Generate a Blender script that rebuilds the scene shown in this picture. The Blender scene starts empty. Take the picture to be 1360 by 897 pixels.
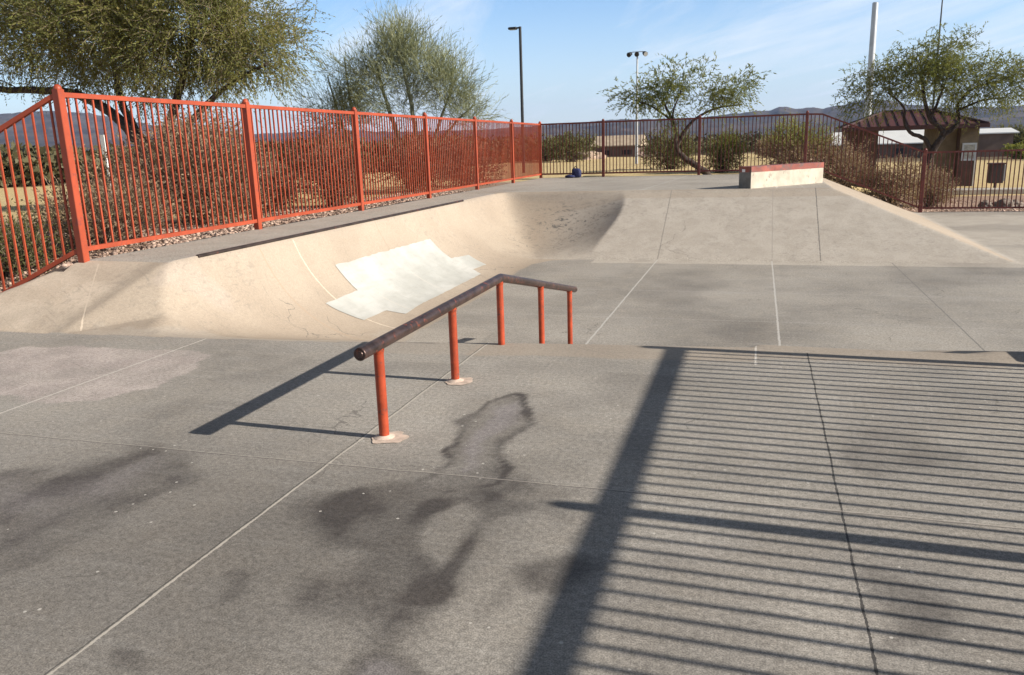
import bpy, bmesh, math, random
import numpy as np
from mathutils import Vector, Matrix, noise as mnoise

scene = bpy.context.scene
COL = scene.collection
R = math.radians
rng = np.random.default_rng(11)
random.seed(5)

# ------------------------------------------------------------------ object helpers
def tag(o, label=None, cat=None, group=None, kind=None):
    if label: o["label"] = label
    if cat: o["category"] = cat
    if group: o["group"] = group
    if kind: o["kind"] = kind
    return o

def empty(name, loc=(0, 0, 0), rz=0.0):
    o = bpy.data.objects.new(name, None)
    o.empty_display_size = 0.2
    o.location = loc
    o.rotation_euler = (0, 0, rz)
    COL.objects.link(o)
    return o

def link_mesh(name, me, mats, parent=None, smooth=False):
    if mats is not None:
        for m in (mats if isinstance(mats, (list, tuple)) else [mats]):
            me.materials.append(m)
    if smooth:
        me.polygons.foreach_set("use_smooth", [True] * len(me.polygons))
    o = bpy.data.objects.new(name, me)
    COL.objects.link(o)
    if parent is not None:
        o.parent = parent
        # meshes are modelled in world coordinates: bring them into the parent's frame
        mw = Matrix.Translation(parent.location) @ parent.rotation_euler.to_matrix().to_4x4() if parent.parent is None else world_of(parent)
        me.transform(mw.inverted())
    return o

def world_of(o):
    m = Matrix.Translation(o.location) @ o.rotation_euler.to_matrix().to_4x4()
    return (world_of(o.parent) @ m) if o.parent else m

class MB:
    """collects boxes, tubes and discs into one mesh (world coordinates)"""
    def __init__(s): s.v = []; s.f = []; s.mi = []; s.sm = []
    def add(s, v, f, mi=0, smooth=False):
        n = len(s.v); s.v += [tuple(p) for p in v]
        s.f += [tuple(i + n for i in q) for q in f]
        s.mi += [mi] * len(f); s.sm += [smooth] * len(f)
    def box(s, c, d, rz=0.0, mi=0, bev=0.0):
        hx, hy, hz = d[0] / 2, d[1] / 2, d[2] / 2
        ca, sa = math.cos(rz), math.sin(rz)
        def T(x, y, z): return (c[0] + x * ca - y * sa, c[1] + x * sa + y * ca, c[2] + z)
        if bev <= 0:
            v = [T(x, y, z) for z in (-hz, hz) for x, y in ((-hx, -hy), (hx, -hy), (hx, hy), (-hx, hy))]
            s.add(v, [(3, 2, 1, 0), (4, 5, 6, 7), (0, 1, 5, 4), (1, 2, 6, 5), (2, 3, 7, 6), (3, 0, 4, 7)], mi)
        else:
            b = min(bev, hx * .9, hy * .9, hz * .9)
            def ring(ax, ay, z):
                return [T(x, y, z) for x, y in ((-ax + b, -ay), (ax - b, -ay), (ax, -ay + b), (ax, ay - b), (ax - b, ay), (-ax + b, ay), (-ax, ay - b), (-ax, -ay + b))]
            rings = [ring(hx - b * .7, hy - b * .7, -hz), ring(hx, hy, -hz + b), ring(hx, hy, hz - b), ring(hx - b * .7, hy - b * .7, hz)]
            v = sum(rings, [])
            f = []
            for k in range(3):
                for i in range(8):
                    j = (i + 1) % 8
                    f.append((k * 8 + i, k * 8 + j, k * 8 + 8 + j, k * 8 + 8 + i))
            f.append(tuple(range(7, -1, -1))); f.append(tuple(range(24, 32)))
            s.add(v, f, mi)
    def bar(s, p, q, w, h, mi=0):
        """box beam between p and q whose ends stay vertical; w across, h in z"""
        p = Vector(p); q = Vector(q)
        d = (q - p); n = Vector((-d.y, d.x, 0)); n = n.normalized() * (w / 2) if n.length > 1e-9 else Vector((w / 2, 0, 0))
        u = Vector((0, 0, h / 2))
        v = [p - n - u, p + n - u, p + n + u, p - n + u, q - n - u, q + n - u, q + n + u, q - n + u]
        s.add(v, [(0, 1, 2, 3), (7, 6, 5, 4), (0, 4, 5, 1), (1, 5, 6, 2), (2, 6, 7, 3), (3, 7, 4, 0)], mi)
    def tube(s, pts, rad, n=8, mi=0, cap=True, smooth=True):
        pts = [Vector(p) for p in pts]
        rad = rad if isinstance(rad, (list, tuple)) else [rad] * len(pts)
        v = []; f = []
        ref = None
        for i, p in enumerate(pts):
            a = pts[max(i - 1, 0)]; b = pts[min(i + 1, len(pts) - 1)]
            t = (b - a).normalized()
            if ref is None:
                ref = Vector((1, 0, 0)) if abs(t.x) < .8 else Vector((0, 1, 0))
            x = (ref - t * ref.dot(t)).normalized(); ref = x
            y = t.cross(x)
            # mitre: keep the radius at sharp kinks
            for k in range(n):
                an = 2 * math.pi * k / n
                v.append(p + (x * math.cos(an) + y * math.sin(an)) * rad[i])
        for i in range(len(pts) - 1):
            for k in range(n):
                j = (k + 1) % n
                f.append((i * n + k, i * n + j, i * n + n + j, i * n + n + k))
        s.add(v, f, mi, smooth)
        if cap:
            s.add(v[:n], [tuple(range(n - 1, -1, -1))], mi)
            s.add(v[-n:], [tuple(range(n))], mi)
    def lathe(s, c, prof, n=16, mi=0, smooth=True):
        v = []; f = []
        for r, z in prof:
            for k in range(n):
                a = 2 * math.pi * k / n
                v.append((c[0] + r * math.cos(a), c[1] + r * math.sin(a), c[2] + z))
        for i in range(len(prof) - 1):
            for k in range(n):
                j = (k + 1) % n
                f.append((i * n + k, i * n + j, i * n + n + j, i * n + n + k))
        s.add(v, f, mi, smooth)
    def build(s, name, mats, parent=None):
        me = bpy.data.meshes.new(name)
        me.from_pydata(s.v, [], s.f)
        me.polygons.foreach_set("material_index", s.mi)
        me.polygons.foreach_set("use_smooth", s.sm)
        me.update()
        return link_mesh(name, me, mats, parent)

def np_mesh(name, V, F, mats, parent=None, mi=None, smooth=False):
    """V (n,3), F (m,k) with constant k"""
    me = bpy.data.meshes.new(name)
    V = np.asarray(V, np.float32); F = np.asarray(F, np.int32)
    k = F.shape[1]
    me.vertices.add(len(V)); me.vertices.foreach_set("co", V.ravel())
    me.loops.add(F.size); me.loops.foreach_set("vertex_index", F.ravel())
    me.polygons.add(len(F))
    me.polygons.foreach_set("loop_start", np.arange(0, F.size, k, dtype=np.int32))
    me.polygons.foreach_set("loop_total", np.full(len(F), k, np.int32))
    if mi is not None: me.polygons.foreach_set("material_index", np.asarray(mi, np.int32))
    if smooth: me.polygons.foreach_set("use_smooth", np.ones(len(F), bool))
    me.update(calc_edges=True); me.validate()
    return link_mesh(name, me, mats, parent)

def grid_mesh(xs, ys, Z, keep=None):
    nx, ny = len(xs), len(ys)
    X, Y = np.meshgrid(xs, ys)
    V = np.stack([X.ravel(), Y.ravel(), Z.ravel()], 1)
    i = np.arange(nx - 1)[None, :] + np.arange(ny - 1)[:, None] * nx
    F = np.stack([i, i + 1, i + 1 + nx, i + nx], -1).reshape(-1, 4)
    if keep is not None: F = F[keep.ravel()]
    return V, F

# ------------------------------------------------------------------ numpy value noise
_P = np.random.default_rng(3).random((256, 256))
def vnoise(x, y):
    xi = np.floor(x).astype(int); yi = np.floor(y).astype(int)
    fx = x - xi; fy = y - yi
    fx = fx * fx * (3 - 2 * fx); fy = fy * fy * (3 - 2 * fy)
    g = lambda a, b: _P[a % 256, b % 256]
    return (g(xi, yi) * (1 - fx) + g(xi + 1, yi) * fx) * (1 - fy) + (g(xi, yi + 1) * (1 - fx) + g(xi + 1, yi + 1) * fx) * fy
def fbm(x, y, o=4):
    s = 0; a = .5; t = 0
    for k in range(o):
        s = s + a * vnoise(x * 2 ** k + 17.3 * k, y * 2 ** k + 5.1 * k); t += a; a *= .5
    return s / t
def sst(t):
    t = np.clip(t, 0, 1); return t * t * (3 - 2 * t)
def sdf_poly(px, py, poly):
    """signed distance to a polygon, negative inside"""
    poly = np.array(poly, float); n = len(poly)
    d = np.full(px.shape, 1e9); ins = np.zeros(px.shape, bool)
    for i in range(n):
        a = poly[i]; b = poly[(i + 1) % n]; e = b - a
        wx = px - a[0]; wy = py - a[1]
        t = np.clip((wx * e[0] + wy * e[1]) / (e @ e), 0, 1)
        d = np.minimum(d, (wx - e[0] * t) ** 2 + (wy - e[1] * t) ** 2)
        c = (a[1] > py) != (b[1] > py)
        with np.errstate(divide="ignore", invalid="ignore"):
            xc = a[0] + (py - a[1]) / (b[1] - a[1]) * (b[0] - a[0])
        ins ^= c & (px < xc)
    d = np.sqrt(d)
    return np.where(ins, -d, d)

# ------------------------------------------------------------------ materials
def new_mat(name):
    m = bpy.data.materials.new(name); m.use_nodes = True
    nt = m.node_tree
    b = nt.nodes["Principled BSDF"]
    return m, nt, b
class G:
    """tiny node-graph writer"""
    def __init__(s, nt): s.nt = nt
    def n(s, t, **kw):
        o = s.nt.nodes.new(t)
        for k, v in kw.items(): setattr(o, k, v)
        return o
    def put(s, sock, v):
        if v is None: return
        if hasattr(v, "is_linked") or isinstance(v, bpy.types.NodeSocket): s.nt.links.new(v, sock)
        else: sock.default_value = v
    def math(s, op, a, b=None, c=None, clamp=False):
        o = s.n("ShaderNodeMath", operation=op, use_clamp=clamp)
        for i, v in enumerate((a, b, c)):
            if v is not None: s.put(o.inputs[i], v)
        return o.outputs[0]
    def mix(s, fac, a, b, blend="MIX"):
        o = s.n("ShaderNodeMix", data_type="RGBA", blend_type=blend)
        s.put(o.inputs[0], fac)
        for i, v in ((6, a), (7, b)):
            if isinstance(v, tuple) and len(v) == 3: v = v + (1,)
            s.put(o.inputs[i], v)
        return o.outputs[2]
    def noise(s, vec, scale, detail=4, rough=.55, dist=0.0):
        o = s.n("ShaderNodeTexNoise"); s.put(o.inputs["Vector"], vec)
        o.inputs["Scale"].default_value = scale; o.inputs["Detail"].default_value = detail
        o.inputs["Roughness"].default_value = rough; o.inputs["Distortion"].default_value = dist
        return o.outputs["Fac"]
    def ramp(s, fac, lo, hi, a=0.0, b=1.0):
        o = s.n("ShaderNodeMapRange", interpolation_type="SMOOTHSTEP")
        s.put(o.inputs[0], fac)
        for i, v in ((1, lo), (2, hi), (3, a), (4, b)): o.inputs[i].default_value = v
        return o.outputs[0]
    def pos(s): return s.n("ShaderNodeNewGeometry").outputs["Position"]
    def sep(s, v):
        o = s.n("ShaderNodeSeparateXYZ"); s.put(o.inputs[0], v); return o.outputs
    def mapping(s, v, scale=(1, 1, 1), rot=(0, 0, 0), loc=(0, 0, 0)):
        o = s.n("ShaderNodeMapping"); s.put(o.inputs["Vector"], v)
        o.inputs["Scale"].default_value = scale; o.inputs["Rotation"].default_value = rot; o.inputs["Location"].default_value = loc
        return o.outputs[0]
    def attr(s, name):
        return s.n("ShaderNodeAttribute", attribute_name=name).outputs["Fac"]
    def bump(s, h, strength, dist=.01):
        o = s.n("ShaderNodeBump"); s.put(o.inputs["Height"], h)
        o.inputs["Strength"].default_value = strength; o.inputs["Distance"].default_value = dist
        return o.outputs[0]

def simple_mat(name, col, rough=.6, metal=0.0, var=.15, scale=8, bump=.0, wear=None, spec=.4, objspace=False):
    """painted / plain surface with uneven tone; wear = (colour, amount, scale)"""
    m, nt, b = new_mat(name); g = G(nt)
    p = g.n("ShaderNodeTexCoord").outputs["Object"] if objspace else g.pos()
    n1 = g.noise(p, scale, 5, .6)
    dark = tuple(c * (1 - var) for c in col); lite = tuple(min(1, c * (1 + var)) for c in col)
    c = g.mix(g.ramp(n1, .3, .7), dark, lite)
    if wear:
        n2 = g.noise(p, wear[2], 6, .65)
        c = g.mix(g.ramp(n2, .62 - wear[1], .70 - wear[1] * .6), c, wear[0])
    isl = g.n("ShaderNodeNewGeometry").outputs["Random Per Island"]
    c = g.mix(1.0, c, g.mix(isl, (.86, .86, .86), (1.10, 1.12, 1.14)), "MULTIPLY")
    g.put(b.inputs["Base Color"], c)
    b.inputs["Roughness"].default_value = rough; b.inputs["Metallic"].default_value = metal
    b.inputs["Specular IOR Level"].default_value = spec
    if bump: g.put(b.inputs["Normal"], g.bump(g.noise(p, scale * 5, 4), bump, .004))
    return m

def leaf_mat(name, c1, c2, c3=None, trans=.3, scale=1.3, rough=.6):
    m, nt, b = new_mat(name); g = G(nt)
    p = g.pos()
    f = g.ramp(g.noise(p, scale, 3, .6), .36, .64)
    c = g.mix(f, c1, c2)
    if c3:
        c = g.mix(g.ramp(g.noise(p, scale * 9, 2, .5), .55, .75), c, c3)
    g.put(b.inputs["Base Color"], c); b.inputs["Roughness"].default_value = rough
    b.inputs["Specular IOR Level"].default_value = .25
    t = g.n("ShaderNodeBsdfTranslucent"); g.put(t.inputs["Color"], g.mix(.5, c, (c2[0] * 1.3, c2[1] * 1.3, c2[2] * .8)))
    mx = g.n("ShaderNodeMixShader"); mx.inputs[0].default_value = trans
    nt.links.new(b.outputs[0], mx.inputs[1]); nt.links.new(t.outputs[0], mx.inputs[2])
    nt.links.new(mx.outputs[0], nt.nodes["Material Output"].inputs["Surface"])
    return m

M = {}
M["orange"] = simple_mat("orange_red_fence_paint", (.315, .054, .021), .5, 0, .16, 2.2, .15, ((.24, .05, .03), .06, 11))
M["maroon"] = simple_mat("shaded_maroon_fence_paint", (.12, .024, .017), .5, 0, .25, 4, 0, ((.20, .06, .035), .07, 12))  # red fence paint darkened, the backlit side's shade put into the colour
M["rail_post"] = simple_mat("red_orange_rail_paint", (.35, .055, .02), .42, 0, .2, 9, .15, ((.15, .05, .035), .06, 26))
M["rail_tube"] = simple_mat("worn_dark_rail_steel", (.065, .04, .034), .38, .5, .5, 14, .12, ((.26, .075, .045), .05, 18), .5)
M["steel_edge"] = simple_mat("dark_steel_coping", (.05, .035, .03), .45, .4, .4, 6, .1, ((.22, .06, .035), .02, 5))
M["black"] = simple_mat("black_pole_paint", (.012, .012, .013), .45, 0, .2, 4)
M["galv"] = simple_mat("galvanised_pole", (.42, .43, .44), .45, .5, .12, 2)
M["white"] = simple_mat("white_paint", (.78, .78, .76), .55, 0, .06, 3)
M["bark"] = simple_mat("dark_mesquite_bark", (.05, .036, .028), .95, 0, .45, 9, .6)
M["bark_pale"] = simple_mat("pale_green_bark", (.20, .21, .13), .85, 0, .3, 6, .4)
M["twig"] = simple_mat("dry_twigs", (.20, .15, .11), .9, 0, .3, 5)
M["leaf_dark"] = leaf_mat("mesquite_leaves", (.125, .145, .044), (.225, .22, .066), (.34, .27, .095), .45, 1.0)
M["leaf_mid"] = leaf_mat("mesquite_leaves_green", (.105, .135, .04), (.20, .21, .06), (.34, .29, .08), .4, .9)
M["leaf_pv"] = leaf_mat("palo_verde_twigs", (.165, .185, .105), (.26, .275, .15), (.36, .35, .2), .22, .9)
M["leaf_brown"] = leaf_mat("dry_shrub_leaves", (.19, .125, .08), (.30, .21, .13), (.45, .36, .24), .3, 1.6)
M["leaf_maroon"] = leaf_mat("dry_red_brown_leaves", (.12, .06, .042), (.20, .115, .07), (.30, .2, .12), .3, 1.6)
M["leaf_olive"] = leaf_mat("olive_shrub_leaves", (.08, .085, .03), (.155, .15, .055), (.25, .21, .09), .3, 1.5)
M["leaf_bright"] = leaf_mat("yellow_green_leaves", (.12, .14, .03), (.24, .24, .05), (.30, .27, .08), .3, 1.2)

# ------------------------------------------------------------------ scene-wide settings
CAM = (-0.299130, 0.234049, -0.031375)   # yaw, pitch, roll of the camera
EXPOSURE = 0.88
SUN_S = 4.7
SKY_S = 0.088
CLOUD = (5.9, 6.4, 7.0, 1)
# ------------------------------------------------------------------ the concrete skatepark
ZB,ZD=-.68,.53
LIPX=[-12,-7,-3.64,-1.54,-.0,.03,1.6,1.75,2.0,12]
LIPY=[5.62,5.82,6.0,6.26,6.4,6.5,6.47,6.58,6.62,6.62]
def lip(x): return np.interp(x,LIPX,LIPY)

HB=ZD-ZB
RQ=1.75; DQ=(RQ**2-(RQ-HB)**2)**.5
def prof(t):
    s=np.clip(1-t,0,1)*DQ
    return RQ-np.sqrt(RQ**2-s**2)
XC,YC,YF=-5.87,18.55,15.95
def hfield(x,y):
    hl=np.where(x<=XC,HB,prof((x-XC)/DQ))
    pocket=np.where(y>=YC,HB,prof((YC-y)/(YC-YF-.1)))
    tf=(y-YF)/(YC-YF)*HB; ts=(4.4-x)/2.9*HB
    # rounded foot of the flat bank
    m=np.minimum(tf,ts); m=np.minimum(m,HB)
    bank=np.where(m>0.06,m,np.where(m<-.06,0,(m+.06)**2/.24))
    tb=np.clip((y-YF)/(YC-YF),0,1)
    xc=-3.22+.36*sst(tb*1.35)-.10*sst((tb-.85)/.15)
    w=np.clip((x-xc+1.75)/1.75,0,1)**1.9
    back=pocket*(1-w)+bank*w
    back=np.where(y>=YC,np.where(x<0,HB,bank),back)
    yl=lip(x)
    hs=np.clip(-ZB-.25*(y-yl),0,None)
    u=(hl**3+back**3+hs**3)**(1/3)
    u=np.minimum(u,HB)
    # right-hand side: the slab bank stops at slab height
    z=ZB+u
    xj=-6.28+(y-5.89)*.33
    cap=np.maximum(.49*(y-yl)-.42*np.maximum(0,x-xj),.12*np.maximum(0,y-yl))
    k=.06; d=np.clip(.5+.5*(cap-z)/k,0,1)
    zc=cap*(1-d)+z*d-k*d*(1-d)
    zc=np.minimum(zc,np.maximum(z,cap*0-9))
    z=np.where((y<9)&(x<-2.5),zc,z)
    z=np.minimum(z,np.where(x<-7.0,np.maximum(0,.49*(x+8.09)),9))
    return np.where(y<=yl,0.,z)

DARK, LIGHT = (.265, .245, .225), (.50, .405, .305)

def concrete_mat():
    m, nt, b = new_mat("skatepark_concrete"); g = G(nt)
    p = g.pos(); x, y, z = g.sep(p)
    light = g.attr("light"); stain = g.attr("stain"); pale = g.attr("pale"); grey = g.attr("grey")
    wob = g.noise(p, 3.0, 3)
    # broad blotches, trowel mottling, aggregate grain
    big = g.noise(p, .55, 4, .6); mid = g.noise(p, 2.6, 5, .62, .4); fine = g.noise(p, 38, 4, .7)
    grain = g.noise(p, 150, 2, .7)
    streak = g.noise(g.mapping(p, (.35, 5, 1)), 3.2, 4, .65)
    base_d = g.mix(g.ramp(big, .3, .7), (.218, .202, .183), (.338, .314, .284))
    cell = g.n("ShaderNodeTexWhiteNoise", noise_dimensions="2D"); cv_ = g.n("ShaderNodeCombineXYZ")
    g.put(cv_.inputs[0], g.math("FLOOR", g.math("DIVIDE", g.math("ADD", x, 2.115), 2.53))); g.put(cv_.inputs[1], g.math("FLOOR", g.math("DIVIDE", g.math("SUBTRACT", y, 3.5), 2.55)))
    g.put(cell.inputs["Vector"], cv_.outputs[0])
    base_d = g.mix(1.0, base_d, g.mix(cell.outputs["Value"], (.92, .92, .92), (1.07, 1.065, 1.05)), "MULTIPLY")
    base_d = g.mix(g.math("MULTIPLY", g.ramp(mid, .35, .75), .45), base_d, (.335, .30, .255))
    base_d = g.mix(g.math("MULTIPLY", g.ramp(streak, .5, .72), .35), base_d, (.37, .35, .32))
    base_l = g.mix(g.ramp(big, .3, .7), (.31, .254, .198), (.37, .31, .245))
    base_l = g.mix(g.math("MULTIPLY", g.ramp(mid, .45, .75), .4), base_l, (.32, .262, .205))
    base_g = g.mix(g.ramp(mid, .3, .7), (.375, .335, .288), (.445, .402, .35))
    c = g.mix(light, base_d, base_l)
    c = g.mix(g.attr("lit_tint"), c, g.mix(g.ramp(mid, .3, .7), (.46, .375, .29), (.54, .45, .355)))  # lighter concrete colour that paints in a sunlit look
    c = g.mix(grey, c, base_g)
    c = g.mix(pale, c, g.mix(g.ramp(mid, .35, .65), (.34, .295, .272), (.43, .375, .345)))
    wheel = g.noise(g.mapping(g.mapping(p, (1, 1, 1), (0, 0, R(28))), (.5, 9, 1)), 2.4, 5, .65, .4)
    c = g.mix(g.math("MULTIPLY", g.ramp(wheel, .60, .74), .28), c, (.13, .12, .11))
    wheel2 = g.noise(g.mapping(g.mapping(p, (1, 1, 1), (0, 0, R(-61))), (.6, 12, 1)), 2.0, 5, .65, .3)
    c = g.mix(g.math("MULTIPLY", g.ramp(wheel2, .62, .72), .22), c, (.46, .43, .39))
    # damp stains: darken, purple grey, with a lighter dried core given by its own attribute
    st = g.math("MULTIPLY", stain, g.ramp(mid, .1, .8, .75, 1.1), clamp=True)
    c = g.mix(st, c, g.mix(1.0, c, (.25, .24, .25), "MULTIPLY"))
    core = g.attr("core")
    c = g.mix(g.math("MULTIPLY", core, .55), c, (.27, .245, .25))
    # scuffs (dark rubber and pale scratches) baked as an attribute mask times noise
    scuff = g.attr("scuff")
    sn = g.ramp(g.noise(g.mapping(p, (1, 1, 2.2)), 7.5, 6, .72, .8), .52, .62)
    c = g.mix(g.math("MULTIPLY", scuff, sn), c, (.10, .098, .095))
    # speckle of small stones and grain
    sm = g.math("SUBTRACT", 1.0, g.math("MULTIPLY", g.math("MAXIMUM", light, g.attr("lit_tint")), .62))
    c = g.mix(sm, c, g.mix(g.ramp(fine, .25, .75), (.70, .70, .70), (1.24, 1.24, 1.24)), "MULTIPLY")
    c = g.mix(sm, c, g.mix(g.ramp(grain, .3, .7), (.66, .66, .66), (1.32, 1.32, 1.30)), "MULTIPLY")
    vor = g.n("ShaderNodeTexVoronoi", feature="F1"); g.put(vor.inputs["Vector"], p); vor.inputs["Scale"].default_value = 9
    chip = g.math("MULTIPLY", g.math("LESS_THAN", vor.outputs["Distance"], .065), g.math("GREATER_THAN", g.noise(p, 1.7, 2), .52))
    chip = g.math("MULTIPLY", chip, g.math("SUBTRACT", 1.0, light))
    c = g.mix(g.math("MULTIPLY", chip, .75), c, (.55, .52, .47))
    vc = g.n("ShaderNodeTexVoronoi", feature="DISTANCE_TO_EDGE"); vc.inputs["Scale"].default_value = .42
    off = g.n("ShaderNodeVectorMath", operation="ADD"); g.put(off.inputs[0], p)
    nv = g.n("ShaderNodeTexNoise"); g.put(nv.inputs["Vector"], p); nv.inputs["Scale"].default_value = 1.6; nv.inputs["Detail"].default_value = 6
    sc_ = g.n("ShaderNodeVectorMath", operation="SCALE"); g.put(sc_.inputs[0], nv.outputs["Color"]); sc_.inputs["Scale"].default_value = .9
    g.put(off.inputs[1], sc_.outputs[0]); g.put(vc.inputs["Vector"], off.outputs[0])
    crack = g.math("MULTIPLY", g.math("LESS_THAN", vc.outputs["Distance"], .0022), g.math("GREATER_THAN", g.noise(p, .8, 3), .56))
    c = g.mix(g.math("MULTIPLY", crack, .55), c, (.10, .09, .08))
    # saw-cut joints: (axis, position, half width, colour, y or x range, wobble, slope)
    groove = None
    jn = g.noise(p, 22, 3, .7)
    def joint(axis, pos, hw, col, lo, hi, wobble=.012, slope=0.0, amount=.9):
        nonlocal c, groove
        a, o = (x, y) if axis == "x" else (y, x)
        if slope: a = g.math("SUBTRACT", a, g.math("MULTIPLY", o, slope))
        d = g.math("ABSOLUTE", g.math("ADD", g.math("SUBTRACT", a, pos), g.math("MULTIPLY", g.math("SUBTRACT", wob, .5), wobble)))
        wv = g.math("MULTIPLY", g.ramp(jn, .25, .75, .35, 1.35), hw)
        f = g.math("LESS_THAN", d, wv)
        f = g.math("MULTIPLY", f, g.math("MULTIPLY", g.math("GREATER_THAN", o, lo), g.math("LESS_THAN", o, hi)))
        f = g.math("MULTIPLY", f, amount)
        c = g.mix(f, c, col)
        groove = f if groove is None else g.math("MAXIMUM", groove, f)
    joint("x", -4.70, .010, (.50, .46, .41), -20, 5.95)
    joint("x", -2.128, .005, (.06, .055, .05), -20, 6.3, .02, 0, .7)  # shadowed edge of the joint painted as a dark line
    joint("x", -2.115, .007, (.46, .42, .36), -20, 6.3, .02)
    joint("x", .404, .0055, (.045, .042, .04), -20, 6.30, .02)
    joint("x", -7.25, .010, (.3, .28, .25), -20, 5.8)
    joint("y", 3.51, .005, (.42, .38, .33), -7.2, 3.5, .03, 0, .45)
    joint("y", 3.50, .005, (.09, .08, .075), -7.2, 3.5, .03, 0, .7)
    joint("y", .95, .008, (.14, .13, .12), -9, 3.6, .03)
    joint("x", .03, .008, (.55, .51, .45), 5.88, 6.52, .01)
    joint("x", -1.86, .014, (.46, .44, .41), 8.8, 15.9, .02)
    joint("x", .30, .014, (.46, .44, .41), 6.8, 15.9, .02)
    joint("x", 2.38, .010, (.16, .15, .14), 8.0, 15.9, .02)
    joint("y", 12.55, .013, (.37, .35, .33), -3.9, 5.0, .03, 0, .6)
    joint("y", 10.5, .013, (.37, .35, .33), -3.9, 5.0, .03, 0, .5)
    joint("x", 1.17, .012, (.17, .155, .14), 15.95, 18.7, .02)
    joint("x", .30, .012, (.30, .27, .24), 15.95, 18.7, .02, 0, .6)
    joint("x", -1.86, .012, (.22, .20, .18), 15.95, 18.6, .02, 0, .8)
    joint("x", -3.7, .02, (.42, .40, .37), 18.7, 26.5, .02, .06, .9)
    joint("x", -.75, .02, (.44, .42, .39), 18.7, 26.5, .02, .06, .9)
    joint("x", 1.9, .02, (.44, .42, .39), 18.7, 26.5, .02, -.05, .5)
    # joints across the quarter pipe
    for yy, cc in ((8.55, (.33, .25, .18)), (9.32, (.56, .47, .37)), (11.75, (.30, .24, .18)), (14.3, (.34, .27, .2))):
        joint("y", yy, .014, cc, -5.86, -4.25, .03, 0, .75)
    joint("x", -2.45, .010, (.55, .46, .36), 5.95, 6.9, .01, -.62, .8)
    g.put(b.inputs["Base Color"], c)
    b.inputs["Roughness"].default_value = .82
    b.inputs["Specular IOR Level"].default_value = .3
    h = g.math("ADD", g.math("MULTIPLY", fine, .5), g.math("MULTIPLY", grain, .6))
    h = g.math("SUBTRACT", h, g.math("MULTIPLY", groove, 1.2))
    g.put(b.inputs["Normal"], g.bump(h, .22, .006))
    return m
M["concrete"] = concrete_mat()

def set_attr(me, name, vals):
    a = me.attributes.new(name, "FLOAT", "POINT")
    a.data.foreach_set("value", np.asarray(vals, np.float32))

# --- front slab with its stains
S1 = [(-1.38, 4.87), (-1.28, 4.65), (-1.26, 4.17), (-1.28, 3.84), (-1.14, 3.49), (-1.23, 3.42), (-1.36, 3.35), (-1.54, 3.35), (-1.64, 3.79), (-1.71, 4.27), (-1.68, 4.73), (-1.53, 4.92)]
S1C = [(-1.41, 4.78), (-1.34, 4.63), (-1.36, 4.21), (-1.4, 3.93), (-1.39, 3.58), (-1.46, 3.61), (-1.56, 4.04), (-1.58, 4.59)]
S2 = [(-1.58, 3.49), (-1.17, 3.53), (-.91, 3.36), (-.79, 3.08), (-.81, 2.74), (-.86, 2.41), (-1.02, 2.18), (-1.24, 2.22), (-1.57, 2.5), (-1.85, 2.83), (-1.9, 3.22)]
LA = [(-1.28, 3.04), (-1.23, 3.22), (-1.11, 3.07), (-1.11, 2.77), (-1.13, 2.59), (-1.25, 2.73)]
LB = [(-1.04, 3.02), (-.88, 3.24), (-.73, 3.09), (-.73, 2.79), (-.86, 2.7), (-.9, 2.45), (-.95, 2.2), (-1.02, 2.27), (-1.03, 2.55)]
S3 = [(-4.02, 2.94), (-3.52, 3.24), (-3.22, 3.47), (-2.93, 3.45), (-2.74, 3.13), (-2.72, 2.78), (-2.78, 2.53), (-2.75, 2.31), (-2.88, 2.01)]
S4 = [(-2.56, 2.35), (-2.45, 2.84), (-2.34, 2.79), (-2.45, 2.35)]
S5 = [(-.87, 2.73), (-.66, 2.87), (-.53, 2.73), (-.57, 2.53), (-.77, 2.5)]
S6 = [(-1.2, 1.9), (-1.21, 2.06), (-1.12, 2.15), (-.98, 2.11), (-.84, 1.99), (-1.0, 1.75)]
S7 = [(.41, 2.98), (.53, 3.04), (.78, 2.91), (.78, 2.72), (.59, 2.55), (.42, 2.37)]
S8 = [(.42, 4.4), (.54, 4.55), (.9, 4.45), (.88, 4.13), (.54, 3.87), (.42, 4.02)]
S9 = [(-1.97, 2.87), (-1.93, 3.13), (-1.67, 2.95), (-1.66, 2.6)]
P1 = [(-7.6, 4.75), (-6.23, 5.16), (-6.1, 5.51), (-5.44, 5.51), (-4.5, 5.54), (-4.11, 5.12), (-4.02, 4.72), (-4.0, 4.32), (-4.38, 4.17), (-5.46, 4.11), (-6.4, 4.2)]
def soft(x, y, poly, wob, lo, hi, f=3.0):
    wx = (fbm(x * f + 3, y * f + 9, 6) - .5) * wob * 2.2; wy = (fbm(x * f + 31, y * f + 57, 6) - .5) * wob * 2.2
    d = sdf_poly(x + wx, y + wy, poly)
    return d, sst((hi - d) / (hi - lo))
xs = np.concatenate([np.linspace(-12, -7.2, 14), np.arange(-7.1, 2.2, .03), np.linspace(2.3, 14.2, 20)])
ys = np.concatenate([np.linspace(-9, 1.4, 18), np.arange(1.45, 5.5, .03), [5.5]])
X, Y = np.meshgrid(xs, ys)
V, F = grid_mesh(xs, ys, np.zeros_like(X))
stain = np.zeros_like(X); core = np.zeros_like(X); pale = np.zeros_like(X)
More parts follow.
